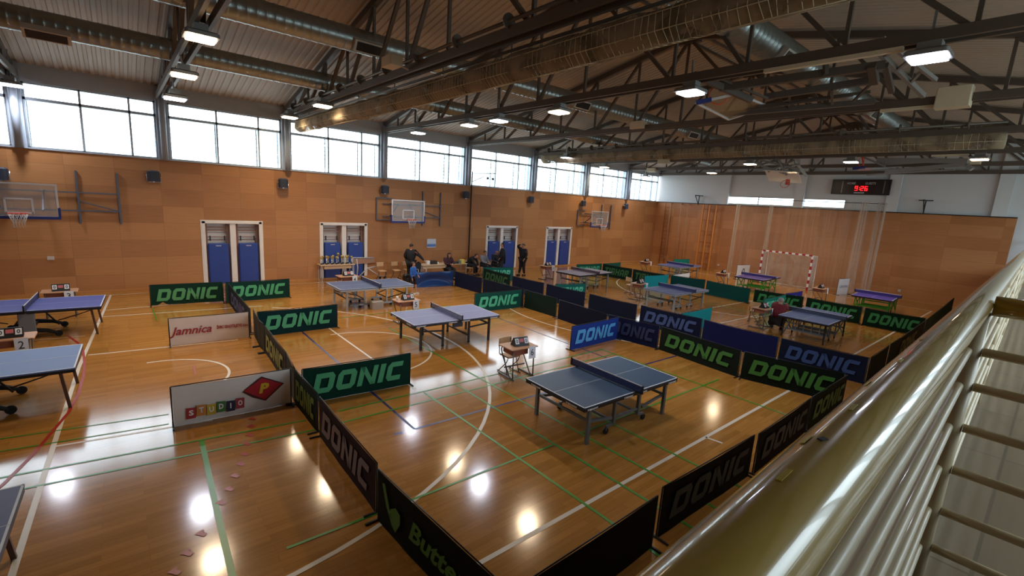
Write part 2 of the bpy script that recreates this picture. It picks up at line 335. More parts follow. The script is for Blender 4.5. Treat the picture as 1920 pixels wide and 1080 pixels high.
for x in PIERS[1:-1]:
    mb = MB(); mb.box((x, WY+.15, (WOODZ+7.3)/2), (.34, .5, 7.3-WOODZ)); mb.cyl((x, WY-.2, (WOODZ+7.2)/2), .1, 7.2-WOODZ-.02, n=14); trim(mb, pier_m)
# end wall
pw = [(11.55, 16.2), (8.85, 11.1)]
wf = MB(); X = FX+.2
wf.box((X+.1, 8.5, 2.44), (.3, 27, 4.88)); wf.box((X+.1, 8.5, 8.0), (.3, 27, 5.2))
for a, b in ((-5, 8.85), (11.1, 11.55), (16.2, 22)): wf.box((X+.1, (a+b)/2, 5.14), (.3, b-a, .53))
wall_far = struct(wf.build('wall_far', white_wall))
struct(MB().box((FX+.02, (1.64+WY)/2, WOODZ/2), (.1, WY-1.64, WOODZ)).build('wall_far_panelling', woodf))
trim(MB().box((FX+.0, (1.64+WY)/2, WOODZ+.02), (.16, WY-1.64, .05)), dark_metal)
struct(MB().box((FX-.05, (1.64+WY)/2, .04), (.04, WY-1.64, .08)).build('baseboard_far', mat('baseboard_oak', '#c08a52', .5)))
for px in (1360, 1500, 1676, 1884):
    y = onx(px, 360, FX).y; trim(MB().box((FX+.02, y, 6.6), (.16, .55, 3.6)), white_wall)
for k, (a, b) in enumerate(pw):
    mb = MB(); x = FX+.2
    for z in (4.9, 5.39): mb.box((x, (a+b)/2, z), (.1, b-a, .05))
    n = 3 if k == 0 else 2
    for j in range(n): mb.box((x, a+(b-a)*j/(n-1), 5.14), (.1, .05, .5))
    o = struct(mb.build('window_%d' % (11+k), white_wall)); MB().box((x, (a+b)/2, 5.14), (.012, b-a-.05, .44)).build('pane', pane_m, o)
struct(MB().box((NX-.15, 8.5, 5), (.3, 27, 10)).build('wall_near', woodf))
# gallery side wall with its own high windows, lower wall under the gallery
wr = MB(); wr.box((12.2, BACKY-.15, 1.7), (42.9, .3, 3.4)); wr.box((12.2, BACKY-.15, 8.1), (42.9, .3, 3.8))
for k in range(10): wr.box((3+k*3.4, BACKY-.15, 4.8), (.4, .3, 2.8))
wr.box((-3, BACKY-.15, 4.8), (12, .3, 2.8))
struct(wr.build('wall_right', white_wall))
mb = MB()
for z in (3.4, 6.2): mb.box((18, BACKY-.12, z), (31, .1, .08))
o = struct(mb.build('window_13', grey_metal)); MB().box((18, BACKY-.12, 4.8), (30.6, .012, 2.7)).build('pane', pane_m, o)
GZ = 2.42
slabm = panels('gallery_tiles', '#8f8068', '#87785f', .6, .6, 'XY', rough=.35, mort=.01, gcol=.05)
gs = MB(); vs = [(NX, gal(NX)+.1), (FX+.1, gal(FX)+.1), (FX+.1, BACKY), (NX, BACKY)]
gs.add([(x, y, GZ) for x, y in vs]+[(x, y, GZ-.3) for x, y in vs], [(3, 2, 1, 0), (4, 5, 6, 7), (0, 1, 5, 4), (1, 2, 6, 5), (2, 3, 7, 6), (3, 0, 4, 7)])
struct(gs.build('floor_gallery', slabm))
gw = MB(); vs = [(NX, gal(NX)-.1), (FX, gal(FX)-.1), (FX, gal(FX)-.4), (NX, gal(NX)-.4)]
gw.add([(x, y, GZ-.3) for x, y in vs]+[(x, y, 0) for x, y in vs], [(3, 2, 1, 0), (4, 5, 6, 7), (0, 1, 5, 4), (1, 2, 6, 5), (2, 3, 7, 6), (3, 0, 4, 7)])
struct(gw.build('wall_right_lower', woodw))
trim(MB().bar((NX, gal(NX)+.09, GZ+.03), (FX, gal(FX)+.09, GZ+.03), .05, .16), dark_metal)

# ------------------------------------------------------------------ roof: corrugated sheet on steel trusses
roof_m = mat('roof_sheet', '#b8aea0', .55, .0, noise=.08, nscale=.6)
rf = MB(); per = .21; n = int((FX-NX+1)/per); prof = []
for i in range(n):
    x = NX-.4+i*per; prof += [(x, 0), (x+.09, 0), (x+.115, .032), (x+.185, .032)]
prof.append((NX-.4+n*per, 0))
ys = [BACKY-.4, RY, WY+.5]; P = len(prof)
rf.add([(x, y, roofz(y)+.13+h) for y in ys for x, h in prof], [(j*P+i, j*P+i+1, (j+1)*P+i+1, (j+1)*P+i) for j in range(2) for i in range(P-1)], 0)
rf.add([(x, y, roofz(y)+.36) for y in ys for x in (NX-.4, FX+.6)], [(0, 1, 3, 2), (2, 3, 5, 4)], 0)
struct(rf.build('ceiling', roof_m))
steel = mat('truss_steel', '#5d534b', .5, .2); steel2 = mat('truss_steel_light', '#645a51', .5, .2)
pur = MB()
for y in (RY-.3, RY+.3): pur.bar((NX, y, roofz(y)+.10), (FX, y, roofz(y)+.10), .07, .07)
trim(pur, steel)
NODES = [-3.9, -2.1, -.3, 1.39, 3.05, 4.72, 6.38, RY, 10.9, 12.8, 14.7, 16.6, 18.5, 20.1]
def make_truss(label, x):
    t = thing('roof_truss', label, 'roof truss', (x, 0, 0), 0, 'steel roof trusses')
    mb = MB()
    for dx in (-.12, .12): mb.bar((dx, WY-.1, CHZ), (dx, BACKY, CHZ), .07, .17)
    mb.build('bottom_chord', steel, t)
    mb = MB(); mb.bar((0, WY-.1, roofz(WY)), (0, RY, RZ), .14, .17); mb.bar((0, RY, RZ), (0, BACKY, roofz(BACKY)), .14, .17); mb.build('top_chord', steel, t)
    MB().box((0, RY, RZ-.08), (.18, .75, .3)).build('gusset_plate', steel, t)
    for i, y in enumerate(NODES):
        MB().bar((0, y, CHZ), (0, y, roofz(y)-.05), .065, .065).build('strut', steel, t)
        if y < RY and i+1 < len(NODES): MB().bar((0, y, CHZ), (0, NODES[i+1], roofz(NODES[i+1])-.08), .08, .09, up=(1, 0, 0)).build('diagonal_brace', steel, t)
        if y > RY: MB().bar((0, y, CHZ), (0, NODES[i-1], roofz(NODES[i-1])-.08), .08, .09, up=(1, 0, 0)).build('diagonal_brace', steel, t)
    return t
ordn = ['at the left end of the hall', 'second from the left end of the hall', 'carrying the nearer rolled divider net', 'over the table marked 6, where the white lamps hang', 'just beyond the table marked 6', 'carrying the farther rolled divider net', 'before the far basketball hoop', 'next to last before the scoreboard wall', 'set against the scoreboard wall']
tr0 = make_truss('brown steel roof truss '+ordn[0], TRUSSX[0])
for x, s in zip(TRUSSX[1:], ordn[1:]): dup(tr0, (x, 0, 0), 0, 'brown steel roof truss '+s)

duct_m = mat('galvanised_duct', '#9aa3a3', .32, .85, noise=.1, nscale=3); vent_m = mat('vent_grille', '#c7c4bc', .5)
def duct(label, y, z, r, x0, x1, vents):
    t = thing('ventilation_duct', label, 'duct', (x0, y, z), 0, 'round ventilation ducts'); mb = MB(); pts = []; R = []
    x = 0.
    while x < x1-x0:
        pts += [(x, 0, 0), (x+.14, 0, 0), (x+.16, 0, 0), (x+.18, 0, 0)]; R += [r, r, r*1.035, r]; x += .2
    mb.tube(pts, R, 0, 18); mb.build('duct_pipe', duct_m, t)
    for xv, a in vents:
        v = MB(); c = Vector((xv-x0, math.sin(a)*r, -math.cos(a)*r)); n = Vector((0, math.sin(a), -math.cos(a)))
        v.bar(c-Vector((.42, 0, 0))+n*.04, c+Vector((.42, 0, 0))+n*.04, .3, .16, 0, up=n); v.bar(c-Vector((.36, 0, 0))+n*.125, c+Vector((.36, 0, 0))+n*.125, .22, .02, 1, up=n)
        v.build('vent_outlet', [vent_m, dark_metal], t)
duct('silver spiral duct above the gallery side of the hall', 5.2, 8.0, .33, 2, 32.6, [(12.3, -.9), (20, -.9), (27, -.9)])
duct('silver spiral duct running left of the roof ridge', 13.0, 8.0, .3, -6, 32.6, [(5.4, -1.0), (13.8, -1.1), (22, -1.1)])
duct('silver spiral duct nearest the window wall', 16.6, 7.55, .28, -6, 31, [(-1, -.6), (8, -.6)])

# ------------------------------------------------------------------ lamps
hous = mat('lamp_housing', '#8e8f90', .4, .6); cold = mat('lamp_glass_cold', '#ffffff', .3, emit='#e6ebff', es=18); warm = mat('lamp_glass_warm', '#ffffff', .3, emit='#ffdcae', es=16)
def lampdata(nm, c, e):
    l = bpy.data.lights.new(nm, 'AREA'); l.shape = 'SQUARE'; l.size = .46; l.energy = e; l.color = c; l.spread = math.radians(150); return l
LC, LW = lampdata('cold_lamp', (.86, .9, 1), 48), lampdata('warm_lamp', (1, .78, .52), 52)
def make_lamp(kind):
    t = thing('high_bay_lamp', '', 'ceiling lamp', (0, 0, 0), 0, 'square hall lamps')
    mb = MB(); mb.rbox((0, 0, .06), (.54, .54, .09), .05); mb.box((0, 0, .17), (.22, .3, .14)); mb.build('housing', hous, t)
    MB().rbox((0, 0, 0), (.46, .46, .03), .05).build('diffuser', cold if kind else warm, t)
    lo = bpy.data.objects.new('lamp_light', LC if kind else LW); COL.objects.link(lo); lo.parent = t; lo.location = (0, 0, -.04)
    return t
LAMPS = [(375, 45, 2, 0, 'nearest the top left corner'), (345, 143, 2, 0, 'below the left duct on the second truss'), (605, 181, 3, 0, 'at the left end of the nearer rolled net'), (543, 214, 3, 0, 'before the pier left of the nearer rolled net'),
    (328, 186, 2, 1, 'hanging before the second window from the left'), (20, 158, 1, 1, 'at the far left over the first windows'), (947, 10, 4, 1, 'at the top of the picture by the nearer rolled net'), (880, 231, 4, 0, 'over the windows between the two ducts'),
    (784, 250, 4, 1, 'close to the window wall beside the net end'), (1049, 199, 4, 0, 'in the middle of the hall on the fourth truss'), (1297, 155, 4, 1, 'next to the folded ceiling hoop'), (1743, 93, 4, 1, 'on the gallery side, largest on the right'),
    (1062, 293, 6, 1, 'tucked at the window end of the farther rolled net'), (1134, 306, 7, 0, 'against the windows beyond the farther rolled net'), (1408, 297, 7, 0, 'below the middle of the farther rolled net'), (1598, 291, 7, 1, 'left of the folded far ceiling hoop'),
    (1838, 293, 7, 0, 'at the gallery end below the farther rolled net'), (1335, 321, 8, 0, 'farthest left before the white end wall'), (1485, 319, 8, 0, 'beside the far basketball hoop'), (1210, 332, 8, 1, 'near the last windows at the end wall')]
proto = {0: None, 1: None}
for px, py, ti, kind, s in LAMPS:
    p = onx(px, py, TRUSSX[ti-1]-(.4 if ti in (3, 6) else .05)); p.z = min(p.z, CHZ-.32); far = p.y > 21.0; p = (p-cam.location)*(20.6/p.y)+cam.location if far else p; lab = ('cold white' if kind else 'warm yellow')+' square hall lamp '+s
    if proto[kind] is None: proto[kind] = make_lamp(kind); t = proto[kind]; t.location = p; t['label'] = lab
    else: t = dup(proto[kind], p, 0, lab)
    top = roofz(p.y)+.1-p.z if far or p.y > 21 else CHZ-p.z-.06
    MB().bar((0, 0, .2), (0 if far else TRUSSX[ti-1]-.1-p.x, 0, top), .035, .035).build('stem', hous, t)
# heaters and boxes on the chords
beige = mat('beige_enamel', '#cbbfa6', .45)
for nm, px, py, x, d, lab in (('loudspeaker_box', 1789, 183, 14.6, (.35, .6, .45), 'large beige box on the truss chord near the gallery side'), ('junction_box', 1197, 235, 14.6, (.3, .55, .26), 'small cream box on the chord above the middle of the hall'),
    ('junction_box', 735, 116, 5.0, (.3, .5, .22), 'cream box beside the end of the left duct'), ('junction_box', 1245, 302, 24.3, (.3, .7, .3), 'cream box under the farther rolled net'), ('junction_box', 1222, 319, 29, (.3, .7, .26), 'cream box near the last windows'), ('junction_box', 1820, 302, 29, (.3, .7, .3), 'cream box at the gallery end before the end wall')):
    p = onx(px, py, x); mb = MB().rbox(p, d, .03); tx_ = min(TRUSSX, key=lambda v: abs(v-p.x)); mb.bar(p, (tx_-.1, p.y, CHZ-.04), .03, .03); tag(mb.build(nm, beige), lab, 'box')
for x, a, b, lab in ((9.6, (1430, 107), (1690, 84), 'long cream strip light along the nearer truss chord'), (14.5, (1650, 192), (1756, 187), 'short cream strip light left of the large beige box'), (24.3, (1745, 292), (1815, 292), 'grey strip light beside the warm lamp over the far goal')):
    p, q = onx(*a, x), onx(*b, x); p.z = q.z = CHZ-.13; p.x = q.x = x+.17; tag(MB().bar(p, q, .1, .07).build('strip_light', beige), lab, 'strip light')

# ------------------------------------------------------------------ rolled divider nets
netm = see('rolled_net', '#8f8068', .84, .9, scale=(1, 2.2, 2)); cord = mat('net_cord', '#cfc4a8', .9)
def netroll(label, x, y0, y1, z, h, wdt, step, seed, sag=0.):
    rnd = random.Random(seed); t = thing('rolled_divider_net', label, 'divider net', (x, y0, z), 0, 'rolled divider nets'); Ln = y1-y0
    prof = [(math.cos(2*PI*k/14)*wdt/2, math.sin(2*PI*k/14)*h/2) for k in range(14)]
    N = 60; ph = [rnd.uniform(.9, 1.08) for _ in range(N+1)]; vs = []
    for i in range(N+1):
        y = Ln*i/N; dz = -sag*math.sin(PI*i/N)**2
        for k, (a, b) in enumerate(prof):
            s = ph[i]*(1+.06*math.sin(k*2.1+i*.9)); vs.append((a*s, y, b*s+dz))
    mb = MB(); mb.add(vs, [(i*14+k, i*14+(k+1) % 14, (i+1)*14+(k+1) % 14, (i+1)*14+k) for i in range(N) for k in range(14)]+[tuple(range(14))[::-1], tuple(range(N*14, N*14+14))], 0, True); mb.build('net_bundle', netm, t)
    c = MB(); n = int(Ln/step)
    for i in range(n):
        y = Ln*(i+.5)/n; dz = -sag*math.sin(PI*y/Ln)**2; tilt = rnd.uniform(-.04, .04)
        c.tube([(a*1.05, y+tilt*b/h*2, b*1.05+dz) for a, b in prof[::2]], .0045, 0, 4, closed=True)
    for k in range(0, 14, 2): c.tube([(prof[k][0]*1.06, Ln*j/12, prof[k][1]*1.06-sag*math.sin(PI*j/12)**2) for j in range(13)], .006, 0, 4)
    c.build('net_cords', cord, t)
    s = MB(); s.tube([(0, 0, h/2+.05), (0, Ln, h/2+.05)], .03, 0, 8)
    for i in range(8): s.bar((0, Ln*(i+.5)/8, h/2), (0, Ln*(i+.5)/8, CHZ-z+.1), .02, .02)
    s.build('hanging_rail', steel, t)
    w = MB(); zz = CHZ-z+.17; w.tube([(-.42, 0, zz), (-.42, Ln, zz)], .035, 0, 8)
    for i in range(12): w.cyl((-.42, Ln*(i+.5)/12, zz), .13, .03, 0, 14, 'y')
    for i in range(6): w.bar((-.42, Ln*(i+.3)/6, zz), (-.12, Ln*(i+.3)/6, CHZ-z), .06, .06)
    w.build('winch_shaft', steel2, t)
netroll('nearer rolled beige divider net slanting over the left half of the hall', 5.85, 1.2, 20.6, 6.52, .5, .42, .11, 1, .05)
netroll('farther rolled beige divider net spanning the hall below the trusses', 19.8, 1.6, 20.9, 6.78, .66, .5, .16, 2)
# ------------------------------------------------------------------ table tennis tables
line_w = mat('table_line', '#cfd3da', .5); black = mat('black_enamel', '#17181b', .4); silver = mat('silver_enamel', '#a9b0b6', .35, .5); greym = mat('grey_enamel', '#6f7880', .4, .3)
brownm = mat('brown_tube', '#5a4038', .45, .3); greenm = mat('green_enamel', '#3f9a2e', .4); rubber = mat('black_rubber', '#141414', .8)
whitep = mat('white_print', '#e9e9ea', .6); redp = mat('red_print', '#c22332', .6); net_w = mat('net_tape', '#c9c9cf', .7)
def halfmesh(sgn, apron_h, edge):
    mb = MB(); x0, x1 = (.006, 1.37) if sgn > 0 else (-1.37, -.006); W = .7625; c = (x0+x1)/2
    mb.box((c, 0, .747), (x1-x0, 2*W, .024), 0); z = .7602
    for a, b, p, q in ((x0, x1, W-.022, W), (x0, x1, -W, -W+.022), (x0, x1, -.004, .004)): mb.poly([(a, p, z), (b, p, z), (b, q, z), (a, q, z)], 1)
    e = x1 if sgn > 0 else x0; a, b = (e-.022, e) if sgn > 0 else (e, e+.022); mb.poly([(a, -W, z), (b, -W, z), (b, W, z), (a, W, z)], 1)
    for s in (-1, 1): mb.box((c, s*(W-.015), .735-apron_h/2), (x1-x0-.02, .025, apron_h), 2)
    mb.box((e-sgn*.015, 0, .735-apron_h/2), (.025, 2*W-.03, apron_h), 2)
    if edge:  # maker's lettering on the edge, near both corners
        for xx in (x0+.06, x1-.34): put_text(mb, block_shape(edge), (xx, -W-.006, .735-apron_h*.8), (1, 0, 0), (0, 0, 1), apron_h*.55, 3, .28)
        for yy in (-.6, .32): put_text(mb, block_shape(edge), (-1.37-.006, yy+.28, .735-apron_h*.8), (0, -1, 0), (0, 0, 1), apron_h*.55, 3, .28) if sgn < 0 else None
    return mb
def table(label, x, y, a, top, style, edge='', apron=None, netcol='#2b3566', netalpha=.62, group='table tennis tables'):
    t = thing('table_tennis_table', label, 'table tennis table', (x, y, 0), a, group); ap = apron or black
    mt = mat('table_top_'+top[1:], top, .5 if top != '#2d4560' else .42, spec=.4)
    for s in (-1, 1): halfmesh(s, .055, edge).build('table_half', [mt, line_w, ap, whitep], t)
    nm = see('table_net_'+netcol[1:], netcol, netalpha, .8)
    n = MB(); n.box((0, 0, .83), (.006, 1.80, .13), 0); n = n.build('net', nm, t); MB().box((0, 0, .902), (.012, 1.82, .016)).build('net_tape', net_w, n)
    for s in (-1, 1): MB().bar((0, s*.9, .76), (0, s*.9, .915), .022, .03).bar((0, s*.9, .765), (0, s*.72, .765), .05, .02).bar((0, s*.74, .735), (0, s*.74, .70), .05, .04).build('net_post', black, t)
    def leg(mbs, m): return mbs.build('leg', m, t)
    WH = []
    def wheel(c, r=.055, m=rubber): WH.append(MB().cyl(c, r, .03, 0, 16, 'y').build('wheel', m, t))
    if style == 'club':
        for sx in (-1, 1):
            for sy in (-1, 1): leg(MB().bar((sx*1.12, sy*.66, 0.02), (sx*1.12, sy*.66, .7), .06, .06).box((sx*1.12, sy*.66, .012), (.065, .065, .024)), greym)
            fr = MB(); fr.bar((sx*1.12, -.66, .42), (sx*1.12, .66, .42), .03, .05)
            for sy in (-1, 1):
                fr.bar((sx*1.1, sy*.62, .40), (sx*.45, sy*.62, .30), .035, .05); fr.bar((sx*.36, sy*.6, .70), (sx*.36, sy*.6, .16), .06, .05); fr.bar((sx*.36, sy*.6, .17), (sx*.55, sy*.6, .13), .04, .04); fr.bar((sx*.55, sy*.6, .13), (sx*.55, sy*.6, .06), .03, .03)
                wheel((sx*.55, sy*.6, .06), .06)
            fr.bar((sx*.36, -.6, .2), (sx*.36, .6, .2), .03, .04); fr.build('undercarriage', greym, t)
        b = MB(); b.bar((-.36, -.6, .28), (.36, -.6, .28), .03, .04); b.bar((-.36, .6, .28), (.36, .6, .28), .03, .04); b.build('connecting_bar', greym, t)
    elif style == 'school':
        for sx in (-1, 1):
            for sy in (-1, 1):
                leg(MB().bar((sx*1.1, sy*.62, 0.0), (sx*1.1, sy*.62, .7), .055, .055), black); leg(MB().bar((sx*.42, sy*.6, .07), (sx*.42, sy*.6, .7), .05, .05), black); wheel((sx*.42, sy*.6, .04), .04)
            fr = MB(); fr.bar((sx*1.1, -.62, .5), (sx*1.1, .62, .5), .03, .05); fr.bar((sx*.42, -.6, .22), (sx*.42, .6, .22), .03, .05)
            for sy in (-1, 1): fr.bar((sx*1.1, sy*.62, .52), (sx*.42, sy*.6, .46), .03, .04)
            fr.build('undercarriage', black, t)
        MB().box((0, -.66, .62), (.3, .06, .16)).build('lock_box', mat('lock_plastic', '#2a3140', .5), t)
    elif style == 'rollaway':
        for sx in (-1, 1):
            for sy in (-1, 1): leg(MB().bar((sx*1.12, sy*.64, 0.0), (sx*1.12, sy*.64, .7), .06, .06), silver)
            fr = MB(); fr.bar((sx*1.12, -.62, .40), (sx*1.12, .62, .40), .03, .035, 1)
            for sy in (-1, 1):
                fr.bar((sx*.42, sy*.45, .7), (sx*.42, sy*.45, .12), .05, .05, 0); fr.bar((sx*.42-.2, sy*.45, .12), (sx*.42+.2, sy*.45, .12), .05, .06, 0); fr.bar((sx*1.1, sy*.6, .46), (sx*.42, sy*.45, .28), .03, .03, 1)
                for d in (-.17, .17): wheel((sx*.42+d, sy*.45, .045), .045)
            fr.bar((sx*.42, -.45, .3), (sx*.42, .45, .3), .03, .03, 1); fr.build('undercarriage', [silver, black], t)
    elif style == 'compact':
        for sx in (-1, 1):
            for sy in (-1, 1): leg(MB().bar((sx*1.24, sy*.64, 0.0), (sx*1.16, sy*.62, .7), .045, .045), brownm)
            w = MB(); w.tube([(sx*1.2, 0, .55), (sx*.85, 0, .42), (sx*.45, 0, .30)], .014, 0, 6); w.build('brace', brownm, t)
        for sy in (-1, 1):
            c = MB(); c.tube([(-.48, sy*.48, .09), (-.3, sy*.48, .17), (0, sy*.48, .21), (.3, sy*.48, .17), (.48, sy*.48, .09)], [.035, .05, .06, .05, .035], 0, 8); c.build('wheel_arch', rubber, t)
            for sx in (-1, 1): wheel((sx*.5, sy*.48, .075), .075)
        c = MB(); c.rbox((0, -.72, .45), (.3, .05, .62), .02); c.build('side_shield', mat('shield_grey', '#6d737d', .5), t)
        c = MB(); c.tube([(-.42, -.3, .12), (-.2, -.3, .45), (-.15, -.3, .7)], .02, 0, 6); c.tube([(.42, .3, .12), (.2, .3, .45), (.15, .3, .7)], .02, 0, 6); c.bar((0, -.5, .2), (0, .5, .2), .05, .05); c.build('lift_frame', black, t)
    elif style in ('green', 'lattice'):
        m = greenm if style == 'green' else greym
        for sx in (-1, 1):
            for sy in (-1, 1): leg(MB().bar((sx*1.12, sy*.64, 0.0), (sx*1.12, sy*.62, .7), .04, .04), m if style == 'green' else black)
            fr = MB(); fr.bar((sx*1.12, -.63, .3), (sx*1.12, .63, .3), .03, .05); fr.bar((sx*.3, -.6, .2), (sx*.3, .6, .2), .04, .1)
            if style == 'lattice':
                fr.bar((sx*1.12, -.63, .52), (sx*1.12, .63, .52), .02, .03)
                for k in range(-2, 3): fr.bar((sx*1.12, k*.24, .3), (sx*1.12, k*.24, .7), .03, .03)
            for sy in (-1, 1):
                fr.bar((sx*.3, sy*.58, .7), (sx*.3, sy*.58, .1), .035, .035); fr.bar((sx*1.1, sy*.62, .08), (sx*.3, sy*.58, .66), .03, .03); fr.bar((sx*.3, sy*.58, .08), (sx*1.1, sy*.62, .66), .03, .03); wheel((sx*.3, sy*.58, .045), .045)
            fr.build('undercarriage', m, t)
    u = [c for c in t.children if c.name.startswith(('undercarriage', 'wheel_arch'))]
    for k, wh in enumerate(WH): wh.parent = u[min(k*len(u)//len(WH), len(u)-1)]
    return t
table('navy blue table tennis table with black edge and grey legs beside the desk marked 6', 7.07, 5.31, -.03, '#2d4560', 'club', 'TIBHAR', netcol='#20306e', netalpha=.8)
table('greyish violet table tennis table on sturdy black legs beside the desk marked 5', 7.04, 11.07, -.04, '#7478a3', 'school', 'DONIC', netcol='#4a4a70', netalpha=.6)
table('slate blue table tennis table on silver wheeled legs, in front of the trophies', 6.96, 16.14, -.01, '#4b5576', 'rollaway', apron=silver, netcol='#39406a', netalpha=.75)
table('violet blue table tennis table in front of the desk marked 3 at the left', -1.84, 16.43, -.05, '#454d96', 'compact', netcol='#39406a', netalpha=.5)
table('pale blue table tennis table before the desk marked 2, left edge', -2.11, 11.39, -.03, '#5d78b0', 'compact', netcol='#39406a', netalpha=.5)
table('blue table tennis table corner at the bottom left edge of the picture', at(42.8, 905.9, .76).x-1.37, at(42.8, 905.9, .76).y-.76, -.02, '#53557e', 'compact')
table('blue table tennis table with a row of upright bars where a man crouches', 18.74, 5.18, .01, '#5a6796', 'lattice', netcol='#3a4460', netalpha=.7)
table('blue table tennis table on silver wheels beside the turquoise barrier', 18.4, 10.46, -.02, '#4f5a8c', 'rollaway', apron=silver, netcol='#39407a', netalpha=.8)
table('mauve brown table tennis table on silver legs near the climbing bars of the window wall', 18.14, 15.5, .05, '#65505f', 'rollaway', netcol='#4b3a4a', netalpha=.7)
table('violet table tennis table farthest away in the left far corner', 27.18, 15.44, .02, '#4a4a86', 'rollaway', apron=silver, netcol='#39407a', netalpha=.8)
table('purple table tennis table with bright green legs in front of the handball goal', 27.45, 10.75, .05, '#4d3a80', 'green', netcol='#3d2f78', netalpha=.85)
table('purple table tennis table with green legs close to the gallery side, farthest right', 27.43, 5.25, .05, '#54449c', 'green', netcol='#3d2f78', netalpha=.85)

# ------------------------------------------------------------------ umpire desks, scoreboards, number sheets, chairs
desk_wood = mat('desk_laminate', '#b98a68', .45); desk_tube = mat('desk_tube', '#6b6462', .4, .5); shelf_m = mat('desk_shelf', '#8a4f3c', .6)
def make_desk(label):
    t = thing('school_desk', label, 'desk', group='umpire desks')
    MB().rbox((0, 0, .745), (.78, .54, .025), .02).build('desk_top', desk_wood, t)
    for s in (-1, 1):
        mb = MB(); x = s*.3
        mb.tube([(x, .22, .73), (x, .25, .62), (x, .2, .5), (x, -.12, .05), (x, -.2, .03)], .016, 0, 6); mb.tube([(x, -.22, .73), (x, -.24, .0)], .016, 0, 6); mb.bar((x, -.28, .02), (x, .3, .02), .035, .035); mb.build('leg', desk_tube, t)
    MB().bar((-.3, .1, .22), (.3, .1, .22), .03, .03).bar((-.3, .22, .7), (.3, .22, .7), .025, .025).build('crossbar', desk_tube, t)
    mb = MB(); mb.box((-.06, .02, .58), (.44, .36, .012)); mb.box((-.06, -.17, .64), (.44, .012, .14)); mb.box((-.28, .02, .65), (.012, .36, .13)); mb.box((.16, .02, .65), (.012, .36, .13)); mb.build('shelf', shelf_m, t)
    return t
sb_black = mat('scoreboard_black', '#16181d', .5); card_w = mat('score_card_white', '#e6e8ec', .6); pinkred = mat('scoreboard_red', '#c9676a', .6); ink = mat('print_ink', '#3b4250', .7)
def make_score(label):
    t = thing('flip_scoreboard', label, 'scoreboard', group='flip scoreboards on the desks')
    w, d, h = .38, .12, .19; mb = MB()
    mb.add([(-w/2, -d, 0), (w/2, -d, 0), (w/2, d, 0), (-w/2, d, 0), (-w/2, -.012, h), (w/2, -.012, h), (w/2, .012, h), (-w/2, .012, h)], [(3, 2, 1, 0), (4, 5, 6, 7), (0, 1, 5, 4), (1, 2, 6, 5), (2, 3, 7, 6), (3, 0, 4, 7)]); mb.build('case', sb_black, t)

    n = Vector((0, -h, d-.012)).normalized(); u = Vector((1, 0, 0)); v = Vector((0, d-.012, h)).normalized(); o = Vector((0, -d, 0))
    for s in (-1, 1):
        c = MB(); q = o+u*(s*.125-.048)+v*.06
        c.bar(q+u*.048+n*.006, q+u*.048+v*.13+n*.006, .096, .006, 0, up=n)
        put_text(c, font_shape('0', .03), q+u*.022+v*.02+n*.0105, u, v, .09, 1, .052); c.build('score_card', [card_w, ink], t)
    c = MB(); q = o-u*.062+v*.1; c.bar(q+u*.062+n*.004, q+u*.062+v*.08+n*.004, .11, .004, 0, up=n); c.build('centre_card', pinkred, t)
    return t
sheet_m = mat('paper_sheet', '#dfe3ee', .8)
def sheet(ch, label, loc, rz):
    mb = MB(); mb.box((0, 0, 0), (.2, .003, .29), 0)
    if ch: put_text(mb, font_shape(ch, .01), (-.045, -.004, -.075), (1, 0, 0), (0, 0, 1), .16, 1, .085)
    o = mb.build('number_sheet', [sheet_m, ink]); o.location = loc; o.rotation_euler = (math.radians(-4), 0, rz); tag(o, label, 'paper sheet', 'number sheets on the desks'); return o
d0 = make_desk('x'); s0 = make_score('x'); used = False
DESKS = [(972, 647, '6', -.06, 'beside the navy table'), (762, 562, '5', -.02, 'behind the greyish violet table'), (651, 517, '4', 0, 'before the trophy table'), (112, 545, '3', 0, 'near the left end'), (16, 632, '2', 0, 'at the left edge'),
         (1026, 498, '8', .1, 'standing before the right niche with blue mats'), (1199, 531, '0', .15, 'left of the turquoise barrier'), (1211, 490.5, '', .15, 'farthest away near the corner of the wooden walls'), (1355, 512, '', .1, 'between the net curtain and the purple table'),
         (1538, 540, '', 0, 'right of the handball goal'), (1431, 577, '', -.05, 'beside the crouching man')]
for px, py, ch, rz, s in DESKS:
    p = at(px, py, .75); p.z = 0; nm = ('marked %s ' % ch if ch and ch not in '80' else '')
    if not used: d = d0; d.location = p; d.rotation_euler = (0, 0, rz); d['label'] = 'school desk %s%s' % (nm, s)
    else: d = dup(d0, p, rz, 'school desk %s%s' % (nm, s))
    q = p+Vector((.03, -.02, .7585)); lab = 'black flip scoreboard on the desk %s%s' % (nm, s)
    rs = rz+(.05 if px > 1000 else .05 if px < 900 else -.1)
    if not used: s0.location = q; s0.rotation_euler = (0, 0, rs); s0['label'] = lab
    else: dup(s0, q, rs, lab)
    ca, sa = math.cos(rz), math.sin(rz); l = Vector((.2, -.285, .63)); sheet(ch, 'white paper sheet %shanging from the desk %s' % ('with the number %s ' % ch if ch and ch not in '80' else '', s), p+Vector((l.x*ca-l.y*sa, l.x*sa+l.y*ca, l.z)), rz)
    used = True
light_wood = mat('light_plywood', '#cfa97c', .5); pale_wood = mat('worn_plywood', '#a9826a', .5)
